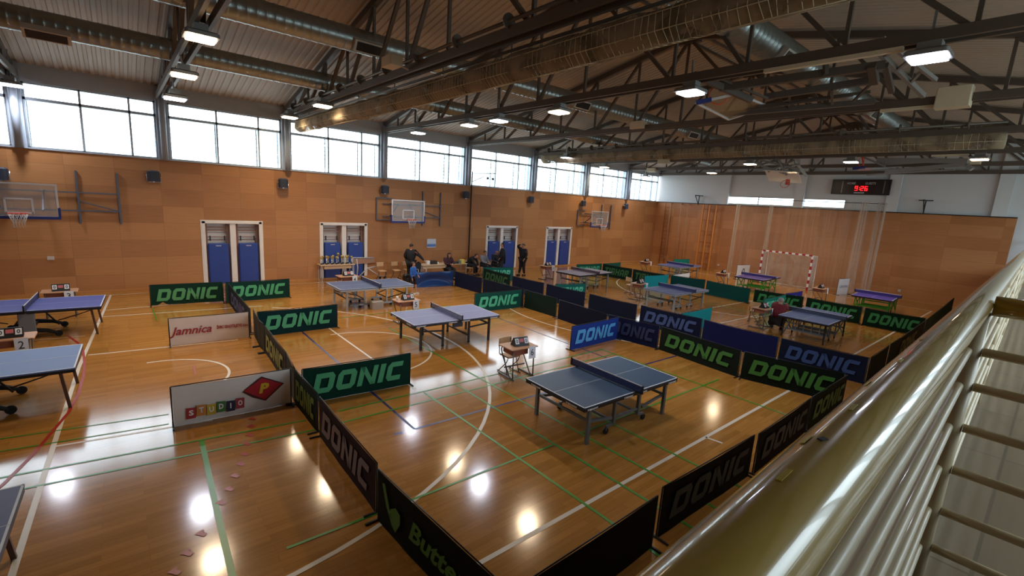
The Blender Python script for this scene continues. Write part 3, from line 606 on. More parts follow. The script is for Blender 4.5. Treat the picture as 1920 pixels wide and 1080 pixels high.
def make_chair(label, wood):
    t = thing('school_chair', label, 'chair', group='school chairs')
    MB().rbox((0, 0, .44), (.38, .38, .018), .05).build('seat', wood, t)
    b = MB(); b.sheet(lambda u, v, k=0: (-.19+.38*u, .2+.03*math.sin(PI*u), .62+.2*v), 8, 3, 0, True, (0, .014, 0)); b.build('backrest', wood, t)
    for s in (-1, 1):
        m = MB(); m.tube([(s*.18, .2, .8), (s*.18, .18, .45), (s*.18, -.16, .43), (s*.18, -.1, .3), (s*.18, .18, .02)], .012, 0, 6); m.tube([(s*.18, .22, .02), (s*.18, -.22, .02)], .014, 0, 6); m.tube([(s*.18, .0, .43), (s*.18, -.15, .02)], .012, 0, 6); m.build('leg', desk_tube, t)
    return t

def chair(p, rz, label, wood=light_wood, i=[None]):
    if i[0] is None: i[0] = make_chair(label, wood); i[0].location = p; i[0].rotation_euler = (0, 0, rz); return i[0]
    return dup(i[0], p, rz, label)
chair(at(1413, 603), -PI/2+.2+PI, 'light wooden school chair left of the desk beside the crouching man')
chair(at(972, 647, .75)+Vector((-.02, .26, -.75)), 0, 'school chair tucked behind the desk marked 6')
chair(at(1186, 551)+Vector((-.05, .1, 0)), 1.3, 'school chair left of the desk beside the turquoise barrier')
for px, s in ((716, 'first of the three light chairs at the window wall'), (743, 'middle one of the three light chairs at the window wall'), (764, 'last of the three light chairs, behind the standing man')):
    p = ony(px, 505, WY-.9); p.z = 0; chair(p, 0, 'light wooden school chair, '+s)
for px, s in ((888, 'under the man bending forward'), (909, 'under the man in the grey hoodie'), (929, 'under the older seated man')):
    p = at(px, 500, .5)+Vector((0, 0, 0)); p.z = 0
    p = at({888: 881, 909: 908, 929: 930}[px], 474, 1.25); p.z = 0; p.y += .05; chair(p+Vector((0, .05, 0)), 0, 'school chair '+s)
p = at(842, 477, 1.22); p.z = 0; chair(p+Vector((0, .14, 0)), 0, 'school chair behind the officials table under the seated woman')
wheelch = thing('metal_frame_chair', 'metal framed chair under the hand of the standing man in black', 'chair', at(778, 531)+Vector((.3, .1, 0)), .1)
MB().rbox((0, 0, .45), (.42, .42, .05), .04).build('seat', black, wheelch); MB().box((0, .22, .75), (.4, .03, .28)).build('backrest', black, wheelch)
for s in (-1, 1): MB().tube([(s*.22, -.22, 0), (s*.22, -.2, .66), (s*.22, .2, .68), (s*.22, .24, .9)], .014, 0, 6).tube([(s*.22, .22, 0), (s*.22, .2, .68)], .014, 0, 6).build('leg', silver, wheelch)
# officials table and trophy table
tabt = mat('pale_birch', '#d3b591', .45)
def long_table(label, loc, rz, L, drawers):
    t = thing('long_table', label, 'table', loc, rz)
    MB().rbox((0, 0, .745), (L, .6, .03), .02).build('table_top', tabt, t)
    for s in (-1, 1):
        for q in (-1, 1): MB().bar((s*(L/2-.06), q*.25, 0), (s*(L/2-.06), q*.25, .73), .035, .035).build('leg', silver, t)
    for a, b in drawers:
        MB().box(((a+b)/2, -.22, .64), (b-a, .03, .13)).build('modesty_panel', tabt, t)
    return t
p0, p1 = at(792, 497.5, .76), at(877, 494, .76); c = (p0+p1)/2; c.z = 0; rzo = math.atan2((p1-p0).y, (p1-p0).x); L = (p1-p0).length
long_table('long pale officials table with a light front panel behind the blue barrier', c+Vector((0, .3, 0)), rzo, L, [(-L/2+.1, .1)])
boxc = mat('dark_plastic', '#2c2622', .6); yellowp = mat('yellow_paper', '#d9c55a', .6)
def on_table(px, py, d, m, nm, lab, cat, dy=.2):
    p = at(px, py, .76)+Vector((0, dy, d[2]/2)); tag(MB().rbox((0, 0, 0), d, min(d[:2])*.2).build(nm, m), lab, cat).location = p
on_table(816, 496, (.36, .26, .17), boxc, 'printer', 'dark box shaped printer on the officials table', 'printer')
on_table(806, 496, (.18, .2, .16), whitep, 'paper_stack', 'white stack of paper left of the printer', 'paper')
on_table(825, 496, (.08, .08, .1), whitep, 'paper_cup', 'small white cup right of the printer', 'cup')
on_table(843, 496, (.3, .2, .012), whitep, 'paper_sheets', 'white sheets lying in front of the seated woman', 'paper', .1)
on_table(858, 495, (.26, .24, .08), boxc, 'document_tray', 'dark tray near the right end of the officials table', 'tray')
on_table(866, 495, (.2, .22, .17), mat('greenish_box', '#5f7a72', .6), 'storage_box', 'greenish box on the right end of the officials table', 'box')
on_table(870, 495, (.2, .22, .22), yellowp, 'paper_bag', 'yellow bag at the right end of the officials table', 'bag')
tag(MB().rbox((0, 0, .14), (.42, .3, .28), .04).build('ball_box', mat('translucent_plastic', '#a8a29c', .4)), 'pale plastic box standing under the slate blue table', 'box').location = at(706, 578)
q = at(745, 562, .76); q.z = .7585; tag(MB().tube([(0, 0, 0), (0, 0, .11)], [.03, .04], 0, 10).build('paper_cup', whitep), 'white paper cup on the desk marked 5', 'cup').location = q
tag(MB().tube([(0, 0, 0), (0, 0, .16), (0, 0, .19), (0, 0, .24)], [.035, .036, .015, .014], 0, 10).build('water_bottle', mat('bottle_plastic', '#cfd8dc', .2)), 'small pale bottle on the floor before the dim TIBHAR barrier', 'bottle').location = at(1184, 530)
bg_ = thing('backpack', 'dark backpack on the floor beside the child in blue', 'bag', at(762, 531), .3); MB().rbox((0, 0, .22), (.34, .24, .44), .09).build('bag_body', black, bg_); MB().rbox((0, -.14, .15), (.24, .08, .22), .035).build('front_pocket', boxc, bg_)
jk = MB(); jk.sheet(lambda u, v, k=0: (-.26+.52*u, .30+.04*math.sin(u*8), .93-.5*v+.03*math.sin(u*11)), 12, 6, 0, True, (0, .03, 0)); jk = jk.build('draped_jacket', mat('cloth_23202a', '#23202a', .9)); jk.location = wheelch.location; jk.rotation_euler = (0, 0, .1); tag(jk, 'dark jacket hanging over the back of the metal framed chair', 'jacket')
# trophies
pt = at(643, 499, .78); 
tt = long_table('small trophy table with a pale front panel in the niche with blue mats', Vector((pt.x, WY-.35, 0)), 0, 1.55, [(-.62, .62)])
gold = mat('trophy_gold', '#c9b46a', .3, .8); navy_b = mat('trophy_base', '#1c2236', .4); silv = mat('trophy_silver', '#b9bcb8', .25, .9)
def trophy(x, y, h, label, i=[None]):
    if i[0] is not None: o = dup(i[0], (x, y, .7605), 0, label); o.scale = (1, 1, h/.3); return o
    t = thing('trophy', label, 'trophy', (x, y, .7605), 0, 'trophies on the small table'); i[0] = t
    MB().rbox((0, 0, .02), (.08, .08, .04), .01).build('base', navy_b, t)
    MB().tube([(0, 0, .04), (0, 0, .07), (0, 0, .09), (0, 0, .2)], [.03, .03, .02, .03], 0, 8).build('column', silv, t)
    MB().tube([(0, 0, .2), (0, 0, .21), (0, 0, .24), (0, 0, .3)], [.012, .02, .038, .05], 0, 10).tube([(-.05, 0, .28), (-.08, 0, .26), (-.035, 0, .22)], .006, 0, 5).tube([(.05, 0, .28), (.08, 0, .26), (.035, 0, .22)], .006, 0, 5).build('cup', gold, t)
    t.scale = (1, 1, h/.3); return t
ordw = ['first', 'second', 'third', 'fourth', 'fifth', 'sixth', 'seventh', 'eighth', 'ninth', 'tenth', 'eleventh', 'twelfth', 'thirteenth']
for i in range(13):
    trophy(pt.x-.68+i*.113, WY-.42+(i % 2)*.14, .5 if i == 7 else .36+.02*(i % 3), 'tallest gold and silver trophy in the middle of the trophy row' if i == 7 else 'gold and silver trophy, %s from the left in the trophy row' % ordw[i])
# white tubular trolley by the trophies
p = at(694, 527); t = thing('equipment_trolley', 'white tubular trolley with a brown panel right of the trophy niche', 'trolley', p+Vector((.15, .55, 0)), .1)
MB().tube([(-.6, 0, 1.0), (-.55, 0, .6), (-.6, 0, 0)], .03, 0, 8).tube([(-.6, 0, .05), (-.1, -.1, .55), (.45, -.1, .62)], .025, 0, 8).tube([(-.1, -.1, .55), (.5, -.2, .12), (.75, -.2, .1)], .025, 0, 8).tube([(-.6, .4, 1.0), (.5, .4, .95)], .025, 0, 8).tube([(-.6, .4, 0), (-.6, .4, 1)], .03, 0, 8).build('frame', mat('white_tube', '#b9bcc0', .35), t)
MB().box((0, .42, .82), (1.1, .03, .26)).build('panel', pale_wood, t)
for x in (.5, .75): MB().cyl((x, -.2, .06), .06, .04, 0, 14, 'y').build('wheel', rubber, t)

# ------------------------------------------------------------------ barriers
tube_b = mat('barrier_frame', '#1e2022', .45, .4)
def barrier(label, a, b, col, text=None, tcol=None, h=.7, th=.40, tz=.16, tw=None, wav=.006, foot=True, shape=None, tx=None, sag=.0, z=None, cut=0, rough=.75):
    """a, b: picture-left and picture-right top corners; lettering on the side seen from the gallery"""
    A, B = (at(*q, h) if not isinstance(q, Vector) else q.copy() for q in (a, b)); A.z = B.z = 0; u = B-A; L = u.length; u.normalize(); n = Vector((u.y, -u.x, 0))
    if n.dot(-A) < 0: n = -n        # towards the gallery
    t = thing('barrier', label, 'barrier', A, math.atan2(u.y, u.x), 'table tennis court barriers'); sg = 1 if Vector((0, -1, 0)).dot(Matrix.Rotation(-math.atan2(u.y, u.x), 3, 'Z') @ n) > 0 else -1
    rnd = random.Random(int(L*1000)+len(label)); p1, p2, p3 = rnd.uniform(0, 6), rnd.uniform(0, 6), rnd.uniform(1.5, 3)
    e = .025
    def f(s, v, k=0):
        x = e+(L-2*e)*s; bow = 4*s*(1-s); zz = .002+(h-.002-.012*bow)*v
        if cut: zz = .03+(h-.03)*v+(cut*max(0, 1-abs(s-.15)/.06) if v < .01 else 0)
        yy = wav*(math.sin(s*9+p1+v*1.5)*.6+math.sin(s*23+p2-v*3)*.25)*(1-.6*v)
        if sag: yy += sag*math.sin(PI*s)*(math.sin(v*7-2*math.sin(PI*s))*.6+.5)*(1-v*.4)
        return (x, yy, zz)
    c = MB(); c.sheet(f, 26, 10 if sag else 4, 0, True, (0, .006, 0)); mats = [mat('cloth_'+col[1:], col, rough, spec=.35 if rough < .4 else .12, noise=.08, nscale=3)]
    off = (-.02 if sg > 0 else .026)
    if text or shape:
        sh = shape or block_shape(text); U = Vector((1, 0, 0)) if sg > 0 else Vector((-1, 0, 0))
        mats.append(mat('print_'+tcol[1:], tcol, .55)); wd = tw or min(L*.84, th*sh[2]*1.15)
        x0 = (L-wd)/2 if tx is None else tx
        put_text(c, sh, (x0 if sg > 0 else L-x0, off, tz), U, (0, 0, 1), th, 1, wd)
    c.build('cloth', mats, t)
    fr = MB()
    for x in (.012, L-.012):
        fr.tube([(x, .012, .0), (x, .012, h+.005)], .011, 0, 6)
        if foot: fr.bar((x, -.16, .012), (x, .16, .012), .025, .02)
    fr.tube([(.012, .012, h+.005), (L-.012, .012, h+.005)], .009, 0, 6); fr.build('frame', tube_b, t)
    return t, L, sg
DG, MG, BG = '#0f3a33', '#4aa377', '#123a2c'
DK, DKB, BLU, NV = '#151c18', '#10131c', '#262f6e', '#151b33'
barrier('dark green barrier lettered DONIC at the left end below the far left niche', (279, 535), (418.5, 529), '#14362b', 'DONIC', '#55a06a', cut=.1)
barrier('dark green barrier lettered DONIC, right one of the pair below the far left niche', (421.5, 530), (543, 523), '#123a33', 'DONIC', '#4fae7c')
barrier('dark barrier with dim blue lettering receding behind the white sign with red script', (427, 531), (468, 579.5), '#23272b', 'DONIC', '#4a4f78')
barrier('short grey green barrier behind the white sign with red script', (474, 581), (485, 600), '#3a3a30')
barrier('olive barrier lettered DONIC right of the white sign with red script', (484.5, 600.5), (495, 610), '#3b3b30')
barrier('olive grey barrier with yellowish DONIC lettering in the receding row, second in front', (496, 611), (535, 661.5), '#3d3c33', 'DONIC', '#8c9146')
barrier('narrow olive grey barrier behind the white STUDIO sign', (536, 662.5), (551.5, 691.5), '#34342e')
barrier('dark olive barrier with green lettering between the STUDIO sign and the big green DONIC barrier', (552, 692.5), (594, 738.5), '#26302a', 'DONIC', '#6f8a3a')
barrier('brown purple barrier with grey DONIC lettering in the row coming forward', (597.5, 744), (706, 870), '#372a2e', 'DONIC', '#7d7279', tz=.17)
t, L, sg = barrier('nearest dark barrier with a green butterfly mark and Butterfly lettering at the bottom edge', (707.5, 880), at(707.5, 880, .7)+(at(921, 1080, .7)-at(707.5, 880, .7)).normalized()*2.33, '#1b2018', shape=font_shape('Butterfly', .03, .3), tcol='#4f8f3c', tx=.78, th=.34, tw=1.45)
bm = MB(); yo = -.028 if sg > 0 else .034
def bq(pts): bm.poly([((x if sg > 0 else L-x), yo, z) for x, z in pts])
bq([(.18, .62), (.24, .64), (.36, .36), (.42, .28), (.36, .26), (.28, .36)]); bq([(.38, .38), (.5, .46), (.6, .42), (.6, .3), (.5, .14), (.42, .18), (.36, .26)])
bm.build('butterfly_mark', mat('print_4f8f3c', '#4f8f3c', .55), t)
barrier('middle sized green barrier lettered DONIC behind the greyish violet table', (481, 585.5), (633, 571), '#0e3238', 'DONIC', '#4fb486', th=.40, tz=.17, sag=.02)
barrier('largest green barrier lettered DONIC, right of the white STUDIO sign', (565, 693.5), (771, 662.5), '#0c352b', 'DONIC', '#4aa878', th=.40, tz=.17)
# white signs
t, L, sg = barrier('white barrier with red script reading Jamnica', (314, 598), (467, 585), '#e6dcda', shape=font_shape('Jamnica', .02, .35), tcol='#a3303c', tx=.02, th=.27, tz=.2, tw=.88)
q = MB(); put_text(q, font_shape('ŽVIRC GRADITELJSTVO d.o.o.', .05), (.57*L if sg > 0 else L-.57*L, -.024 if sg > 0 else .03, .3), (sg, 0, 0), (0, 0, 1), .13, 0, .41*L); q.build('red_lettering', mat('print_a3303c', '#a3303c', .55), t)
t, L, sg = barrier('white barrier with coloured letter squares reading STUDIO and a red diamond', (317.5, 727), (546, 691.5), '#e4e0dc', wav=.012)
q = MB(); cols = ['#b03038', '#cf8a45', '#c9b33a', '#3f7a3f', '#252a4a', '#a8404c']; yo = -.03 if sg > 0 else .036
fx = lambda x: x*L/2.33 if sg > 0 else L-x*L/2.33
q = []
for i, chh in enumerate('STUDIO'):
    m = MB(); x = .25+i*.182; dz = .02*(i % 2)
    m.poly([(fx(x), yo, .1+dz), (fx(x+.165), yo, .1+dz), (fx(x+.175), yo, .29+dz), (fx(x+.01), yo, .3+dz)], 0)
    put_text(m, font_shape(chh, .04), (fx(x+(.075 if chh == 'I' else .045)), yo-.004*sg, .155+dz), (sg, 0, 0), (0, 0, 1), .1, 1, .018 if chh == 'I' else .07); m.build('letter_square', [mat('print_'+cols[i][1:], cols[i], .6), whitep], t)
m = MB(); P = [(1.33, .43), (1.7, .62), (2.12, .45), (1.74, .2)]
m.poly([(fx(a), yo, b) for a, b in P], 0); m.poly([(fx(a), yo+.002*sg, b) for a, b in [(1.31, .41), (1.35, .45), (1.7, .65), (2.16, .45), (1.76, .17), (1.5, .28)]], 1)
put_text(m, font_shape('P', .05, .2), (fx(1.63), yo-.004*sg, .33), (sg, 0, 0), (0, 0, 1), .19, 2, .17); m.build('red_diamond_logo', [mat('print_b02030', '#b02030', .5), mat('print_4a1a20', '#4a1a20', .5), mat('print_d9b832', '#d9b832', .5)], t)
# middle rows
barrier('teal green barrier lettered DONIC right of the greyish violet table', (890, 551), (979, 543.3), '#155049', 'DONIC', '#4fc09a', sag=.02)
barrier('bright blue barrier lettered DONIC above the navy table', (1072.5, 612.5), (1161, 595.3), '#20398a', 'DONIC', '#4fa0e0')
barrier('wrinkled royal blue barrier in front of the officials table', (777, 511), (851, 508), '#22407a', sag=.17, rough=.22)
NR = [((853, 508.5), (904, 521.7), NV, None, None, 'plain navy barrier right of the wrinkled royal blue one'), ((905.5, 523), (982.5, 542.5), '#131a2c', None, None, 'plain navy barrier behind the left part of the teal DONIC barrier'),
      ((984, 543.5), (1045, 560), '#12241e', None, None, 'plain dark green barrier right of the teal DONIC barrier'), ((1048, 562), (1139, 589.5), '#12162a', None, None, 'plain navy barrier left of the bright blue DONIC barrier'),
      ((1141, 590), (1238, 612), '#121a3c', 'DONIC', '#26345c', 'navy barrier with faint DONIC lettering touching the bright blue one'), ((1240, 612.5), (1391, 658.5), '#131d16', 'DONIC', '#3d7a36', 'blackish green barrier with green DONIC lettering, left of the pair in the near row'),
      ((1395, 659.5), (1586, 701.6), '#121c15', 'DONIC', '#3f8038', 'blackish green barrier with large DONIC lettering at the right end of the near row')]
for a, b, c, tx_, tc, lab in NR: barrier(lab, a, b, c, tx_, tc, th=.38, tz=.18)
FRW = [((907, 503), (957, 516), '#13261f', 'DONIC', '#2f5a38', 'dark green barrier with dim DONIC lettering at the left end of the far row'), ((961, 517.7), (1020.4, 531), NV, None, None, 'plain navy barrier below the standing man with his hand raised'), ((1024.6, 532.3), (1097.5, 549), '#141a30', None, None, 'plain navy barrier in front of the small teal barrier'),
      ((1104.8, 551), (1195.4, 572), '#141a2e', None, None, 'plain navy barrier in the far row left of the dim blue DONIC one'), ((1201.5, 572.5), (1318, 598.5), '#141a36', 'DONIC', '#3f568c', 'navy barrier with dull blue DONIC lettering in the middle of the far row'), ((1320, 599.8), (1461.5, 633.3), '#161b4a', None, None, 'plain dark blue barrier right of the dull blue DONIC one'),
      ((1464.6, 634.4), (1631, 672), '#121a30', 'DONIC', '#2f4c80', 'navy barrier with blue DONIC lettering at the right end of the far row')]
for a, b, c, tx_, tc, lab in FRW: barrier(lab, a, b, c, tx_, tc, th=.38, tz=.18)
barrier('teal barrier lettered TIBHAR just behind the dim dark green DONIC barrier', at(909, 503, .7)+Vector((.1, .3, 0)), at(964, 502, .7)+Vector((.05, .12, 0)), '#1c6660', 'TIBHAR', '#56c8a8')
barrier('teal barrier lettered TIBHAR in front of the mauve table', (1041, 533.2), (1099, 531.5), '#1c6660', 'TIBHAR', '#56c8a8', sag=.02)
barrier('dull green barrier lettered TIBHAR behind the mauve table', (1081.5, 496), (1129, 494.3), '#1f5a4c', 'TIBHAR', '#4fae8c')
barrier('short green barrier farthest behind the row with dim TIBHAR lettering', (1131, 494.6), (1164.4, 492), '#1f5a4c')
barrier('dark green barrier with dim TIBHAR lettering, left one of the pair', (1130.4, 495), (1186, 504.4), '#172a20', 'TIBHAR', '#356a3e')
barrier('dark green barrier with dim TIBHAR lettering, right one of the pair', (1187, 504.6), (1246, 515), '#172a20', 'TIBHAR', '#356a3e')
barrier('plain turquoise barrier behind the desk and silver wheeled table', (1209, 517.5), (1254, 515.2), '#1a8f9c')
barrier('plain dark teal barrier, left of the two right of the turquoise one', (1258.5, 516), (1323.3, 525), '#134a4a'); barrier('plain dark teal barrier, right of the two right of the turquoise one', (1325, 526), (1407.5, 541.7), '#12504c', sag=.02)
barrier('white barrier peeping over the dark teal barriers', (1262, 515.5), (1294, 511.5), '#d9dde2')
barrier('plain turquoise barrier slanting up behind the dull blue DONIC barrier', (1278, 588), (1336, 576.5), '#1a8f96')
barrier('dark green barrier lettered DONIC left of the pair behind the crouching man', (1415, 543), (1508, 556.9), '#15301f', 'DONIC', '#3a9a5a')
barrier('dark green barrier lettered DONIC behind the table with upright bars', (1513, 558), (1618, 576.5), '#15301f', 'DONIC', '#3a9a5a'); barrier('dark green barrier lettered DONIC closest to the gallery railing in the far green row', (1622, 577.5), (1737, 597.5), '#15301f', 'DONIC', '#3a9a5a')
barrier('crumpled teal barrier lettered TIBHAR behind the crouching man', (1433, 561), (1474, 553), '#1c7a6c', 'TIBHAR', '#4fd0ae', sag=.05)
barrier('purple blue barrier with a small white mark beyond the green DONIC row', (1474, 550.6), (1505.6, 546), '#2f2f8a', shape=font_shape('N', .05), tcol='#e8e8f0', th=.3, tz=.25, tw=.4)
barrier('small turquoise barrier at the far wall behind the violet table', (1264, 486), (1293, 486), '#1f8c84')
barrier('white barrier with a dark arch drawing and a red edge left of the purple table', at(1379, 523.5), at(1403, 522), '#e3e4ea', h=.92, shape=font_shape('0', -.01), tcol='#2c4a50', th=.6, tz=.12, tw=.3)
barrier('white barrier with small grey and red print right of the goal', at(1567.5, 553), at(1588.5, 551.5), '#e3e4ea', h=.92, shape=font_shape('LEKON', .0), tcol='#8a8fb0', th=.14, tz=.4, tw=.8)
# row along the gallery side
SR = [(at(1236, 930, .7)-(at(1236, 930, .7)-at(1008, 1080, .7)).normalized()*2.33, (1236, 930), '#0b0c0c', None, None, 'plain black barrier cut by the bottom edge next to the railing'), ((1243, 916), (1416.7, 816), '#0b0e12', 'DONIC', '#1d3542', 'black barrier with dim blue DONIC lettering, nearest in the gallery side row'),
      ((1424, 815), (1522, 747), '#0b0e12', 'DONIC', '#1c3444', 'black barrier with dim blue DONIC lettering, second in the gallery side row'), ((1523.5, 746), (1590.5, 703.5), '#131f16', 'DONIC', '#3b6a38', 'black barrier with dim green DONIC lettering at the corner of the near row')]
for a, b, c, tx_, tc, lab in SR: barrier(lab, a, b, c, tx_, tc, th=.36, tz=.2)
barrier('dark grey green barrier standing behind the corner of the far row', (1634, 671), (1668, 647.5), '#20261f'); barrier('dark barrier with olive lettering along the gallery side', (1671, 646), (1735, 602), '#1b2520', 'DONIC', '#4a5a30', sag=.02)
barrier('dark green barrier reaching to the railing, farthest of the gallery side row', (1738, 600), (1790, 558), '#16372c', sag=.03)
# ------------------------------------------------------------------ window wall fittings
blue_mat = mat('gym_mat_blue', '#2a4596', .45, noise=.1, nscale=2); bar_wood = mat('wall_bar_wood', '#8d6455', .5); chrome = mat('chrome', '#b0b4b8', .2, .9)
nn = ['far left niche', 'trophy niche', 'niche behind the seated group', 'rightmost niche']
barp = None; matp = None
for i, (a, b) in enumerate(NICHE):
    hw = (b-a-.24-.2)/2
    for j in (0, 1):
        x = a+.1+hw/2 if j == 0 else b-.1-hw/2; side = ('left', 'right')[j]
        lab = 'white backed climbing frame with wooden rails, %s half of the %s' % (side, nn[i])
        loc = (x, WY+.2, 0)
        if barp is None:
            t = barp = thing('wall_bars', lab, 'wall bars', loc, 0, 'climbing frames in the niches'); w2 = hw
            for s in (-1, 1): MB().bar((s*hw*.44, 0, 0), (s*hw*.44, 0, NZ-.08), .05, .07).build('upright', bar_wood, t)
            for z in (2.34, 2.22): MB().bar((-hw*.47, 0, z), (hw*.47, 0, z), .04, .04).build('top_rail', bar_wood, t)
            for z in (1.95, 1.83): MB().bar((-hw*.42, -.02, z), (hw*.42, -.02, z), .03, .03).build('rung', bar_wood, t)
            for s in (-1, 1): MB().box((s*hw*.3, -.05, 1.9), (.04, .05, .2)).build('clip', black, t)
            MB().box((0, .16, 2.0), (hw*.86, .02, 1.1)).build('backing_board', niche_white, t)
        else: dup(barp, loc, 0, lab).scale = (hw/w2, 1, 1)
        lab = 'blue gym mat standing in the %s half of the %s' % (side, nn[i]); loc = (x, WY+.05, 0)
        if matp is None:
            t = matp = thing('gym_mat', lab, 'gym mat', loc, 0, 'blue mats in the niches')
            MB().rbox((0, 0, .86), (hw*.86, .16, 1.7), .05).build('padding', blue_mat, t)
            m = MB(); put_text(m, block_shape('TIBHAR'), (-.1, -.086, 1.6), (1, 0, 0), (0, 0, 1), .035, 0, .2); m.build('label_print', whitep, t)
        else: dup(matp, loc, 0, lab).scale = (hw/w2, 1, 1)
# loudspeakers
spk_m = mat('speaker_grey', '#2c3240', .6)
sp = None; ordl = ['cut by the left edge', 'second from the left', 'third from the left', 'fourth from the left', 'fourth from the corner', 'third from the corner', 'second from the corner', 'nearest the corner']
for (px, py), s in zip([(0, 325), (288, 330), (531, 343), (722, 355), (874, 365), (996, 374), (1094, 381), (1174, 387)], ordl):
    p = ony(px, py, WY-.2); lab = 'dark round edged wall loudspeaker, '+s+' under the windows'
    if sp is None:
        t = sp = thing('wall_loudspeaker', lab, 'loudspeaker', p, 0, 'loudspeakers on the window wall')
        m = MB(); m.rbox((0, 0, 0), (.36, .24, .38), .09); m.build('cabinet', spk_m, t)
        m = MB(); m.tube([(-.2, .02, .1), (-.2, .02, -.22), (.2, .02, -.22), (.2, .02, .1)], .012, 0, 6); m.bar((0, .0, -.2), (0, .2, -.2), .05, .03); m.bar((0, .0, 0), (0, .2, 0), .05, .05); m.build('bracket', chrome, t)
    else: dup(sp, p, 0, lab)
# wall hoops
hoop_or = mat('hoop_orange', '#d0492c', .4); board_g = see('backboard_acrylic', '#c9d4da', .22, .15); white_e = mat('white_enamel', '#d8dade', .35); blue_e = mat('blue_pad', '#27357c', .5); frame_b = mat('bluish_frame', '#5d6675', .45, .3); cordw = mat('white_cord', '#d6d6d2', .8)
def hoop_parts(t, w=1.8, h=1.05, pad=True):
    b = MB(); b.box((0, 0, 0), (w, .02, h)); b.build('backboard', board_g, t)
    b = MB(); f = .05
    for z in (-h/2+f/2, h/2-f/2): b.box((0, -.012, z), (w, .03, f))
    for x in (-w/2+f/2, w/2-f/2): b.box((x, -.012, 0), (f, .03, h))
    for x in (-.29, .29): b.box((x, -.012, -.18), (.045, .025, .45))
    for z in (-.38, .04): b.box((0, -.012, z), (.59, .025, .045))
    b.build('board_frame', white_e, t)
    if pad:
        b = MB(); b.box((0, -.01, -h/2), (w+.04, .06, .09))
        for s in (-1, 1): b.box((s*w/2, -.01, -h/2+.17), (.06, .06, .3))
        b.build('blue_edge_pad', blue_e, t)
    r = MB(); r.tube([(.225*math.cos(a*PI/10), -.4+.225*math.sin(a*PI/10), -.38) for a in range(20)], .012, 0, 6, closed=True); r.box((0, -.09, -.4), (.16, .18, .05)); rim = r.build('rim', hoop_or, t)
    n = MB()
    for k in range(12):
        a = k*PI/6; a2 = a+PI/12
        n.tube([(.22*math.cos(a), -.4+.22*math.sin(a), -.38), (.17*math.cos(a2), -.4+.17*math.sin(a2), -.53), (.13*math.cos(a), -.4+.13*math.sin(a), -.66), (.12*math.cos(a2), -.4+.12*math.sin(a2), -.8)], .006, 0, 4)
        n.tube([(.22*math.cos(a2+PI/12), -.4+.22*math.sin(a2+PI/12), -.38), (.17*math.cos(a2), -.4+.17*math.sin(a2), -.53), (.13*math.cos(a2+PI/12), -.4+.13*math.sin(a2+PI/12), -.66)], .006, 0, 4)
    n.build('hoop_net', cordw, rim)
hp = None
for (p0, p1, s) in (((-27, 372), (92, 378), 'at the left edge of the picture'), ((733, 395), (797, 397), 'above the standing man in black'), ((1106, 410), (1142, 412), 'nearest the far corner')):
    Y = WY-1.0; c = (ony(*p0, Y)+ony(*p1, Y))/2; lab = 'wall mounted basketball hoop with clear board '+s
    if hp is None:
        t = hp = thing('basketball_hoop', lab, 'basketball hoop', c, 0, 'hoops on the window wall'); hoop_parts(t, 1.75, 1.05)
        m = MB()
        for x in (1.3, 2.35): m.bar((x, .95, -.75), (x, .95, 1.0), .07, .05)
        for z in (-.32, .28): m.bar((-.9, .93, z), (2.4, .93, z), .04, .04)
        m.bar((-1.2, .95, .55), (-1.2, .95, -.5), .05, .05); m.bar((-1.2, .95, .55), (-.4, .95, .55), .05, .04); m.bar((-1.2, .95, -.5), (-.4, .95, -.5), .05, .04)
        for z in (-.3, .3): m.bar((-.5, .02, z), (-.5, .95, z), .05, .05); m.bar((.5, .02, z), (.5, .95, z), .05, .05)
        m.bar((.5, .05, -.3), (.5, .9, .3), .04, .04); m.bar((-.5, .05, .3), (-.5, .9, -.3), .04, .04); m.bar((1.3, .95, .0), (2.3, .95, -.3), .03, .03)
        m.build('wall_frame', frame_b, t)
    else: dup(hp, c, 0, lab)
# pole with camera arm, poster, sockets
p = ony(879, 470, WY-.08); q = ony(883, 345, WY-.08)
t = thing('cable_pole', 'thin dark vertical pole with an arm reaching over the windows', 'pole', (p.x, WY-.08, 0)); MB().tube([(0, 0, .0), (0, 0, 5.0), (.0, 0, 5.55)], .035, 0, 8).build('pole', dark_metal, t)
m = MB(); m.tube([(0, 0, 5.45), (1.3, -.4, 5.55)], .02, 0, 6); m.tube([(0, 0, 5.0), (.7, -.2, 5.35)], .02, 0, 6); m.build('arm', dark_metal, t)
for x, z in ((.85, 5.3), (1.2, 5.28)): MB().tube([(x, -.3, z+.2), (x, -.3, z)], .012, 0, 6).box((x, -.3, z-.04), (.1, .1, .12)).build('camera', dark_metal, t)
a, b = ony(801, 448, WY-.02), ony(817, 464, WY-.02)
t = thing('wall_poster', 'small white and blue poster on the window wall above the officials table', 'poster', ((a.x+b.x)/2, WY-.012, (a.z+b.z)/2)); MB().box((0, 0, 0), (b.x-a.x, .012, a.z-b.z)).build('paper', mat('poster_white', '#ccd6e6', .6), t)
MB().box((0, -.008, -.1*(a.z-b.z)), (b.x-a.x-.02, .004, .03)).box((0, -.008, -.28*(a.z-b.z)), (b.x-a.x-.02, .004, (a.z-b.z)*.26)).build('blue_print', mat('poster_blue', '#5f86c4', .6), t)
skt = mat('socket_white', '#c9c0b8', .5)
for px, py, s in ((92, 484, 'left of the desk marked 3'), (98, 484, 'just right of its twin')): p = ony(px, py, WY-.01); tag(MB().rbox(tuple(p), (.1, .03, .12), .01).build('wall_socket', skt), 'small pale socket on the window wall '+s, 'socket')
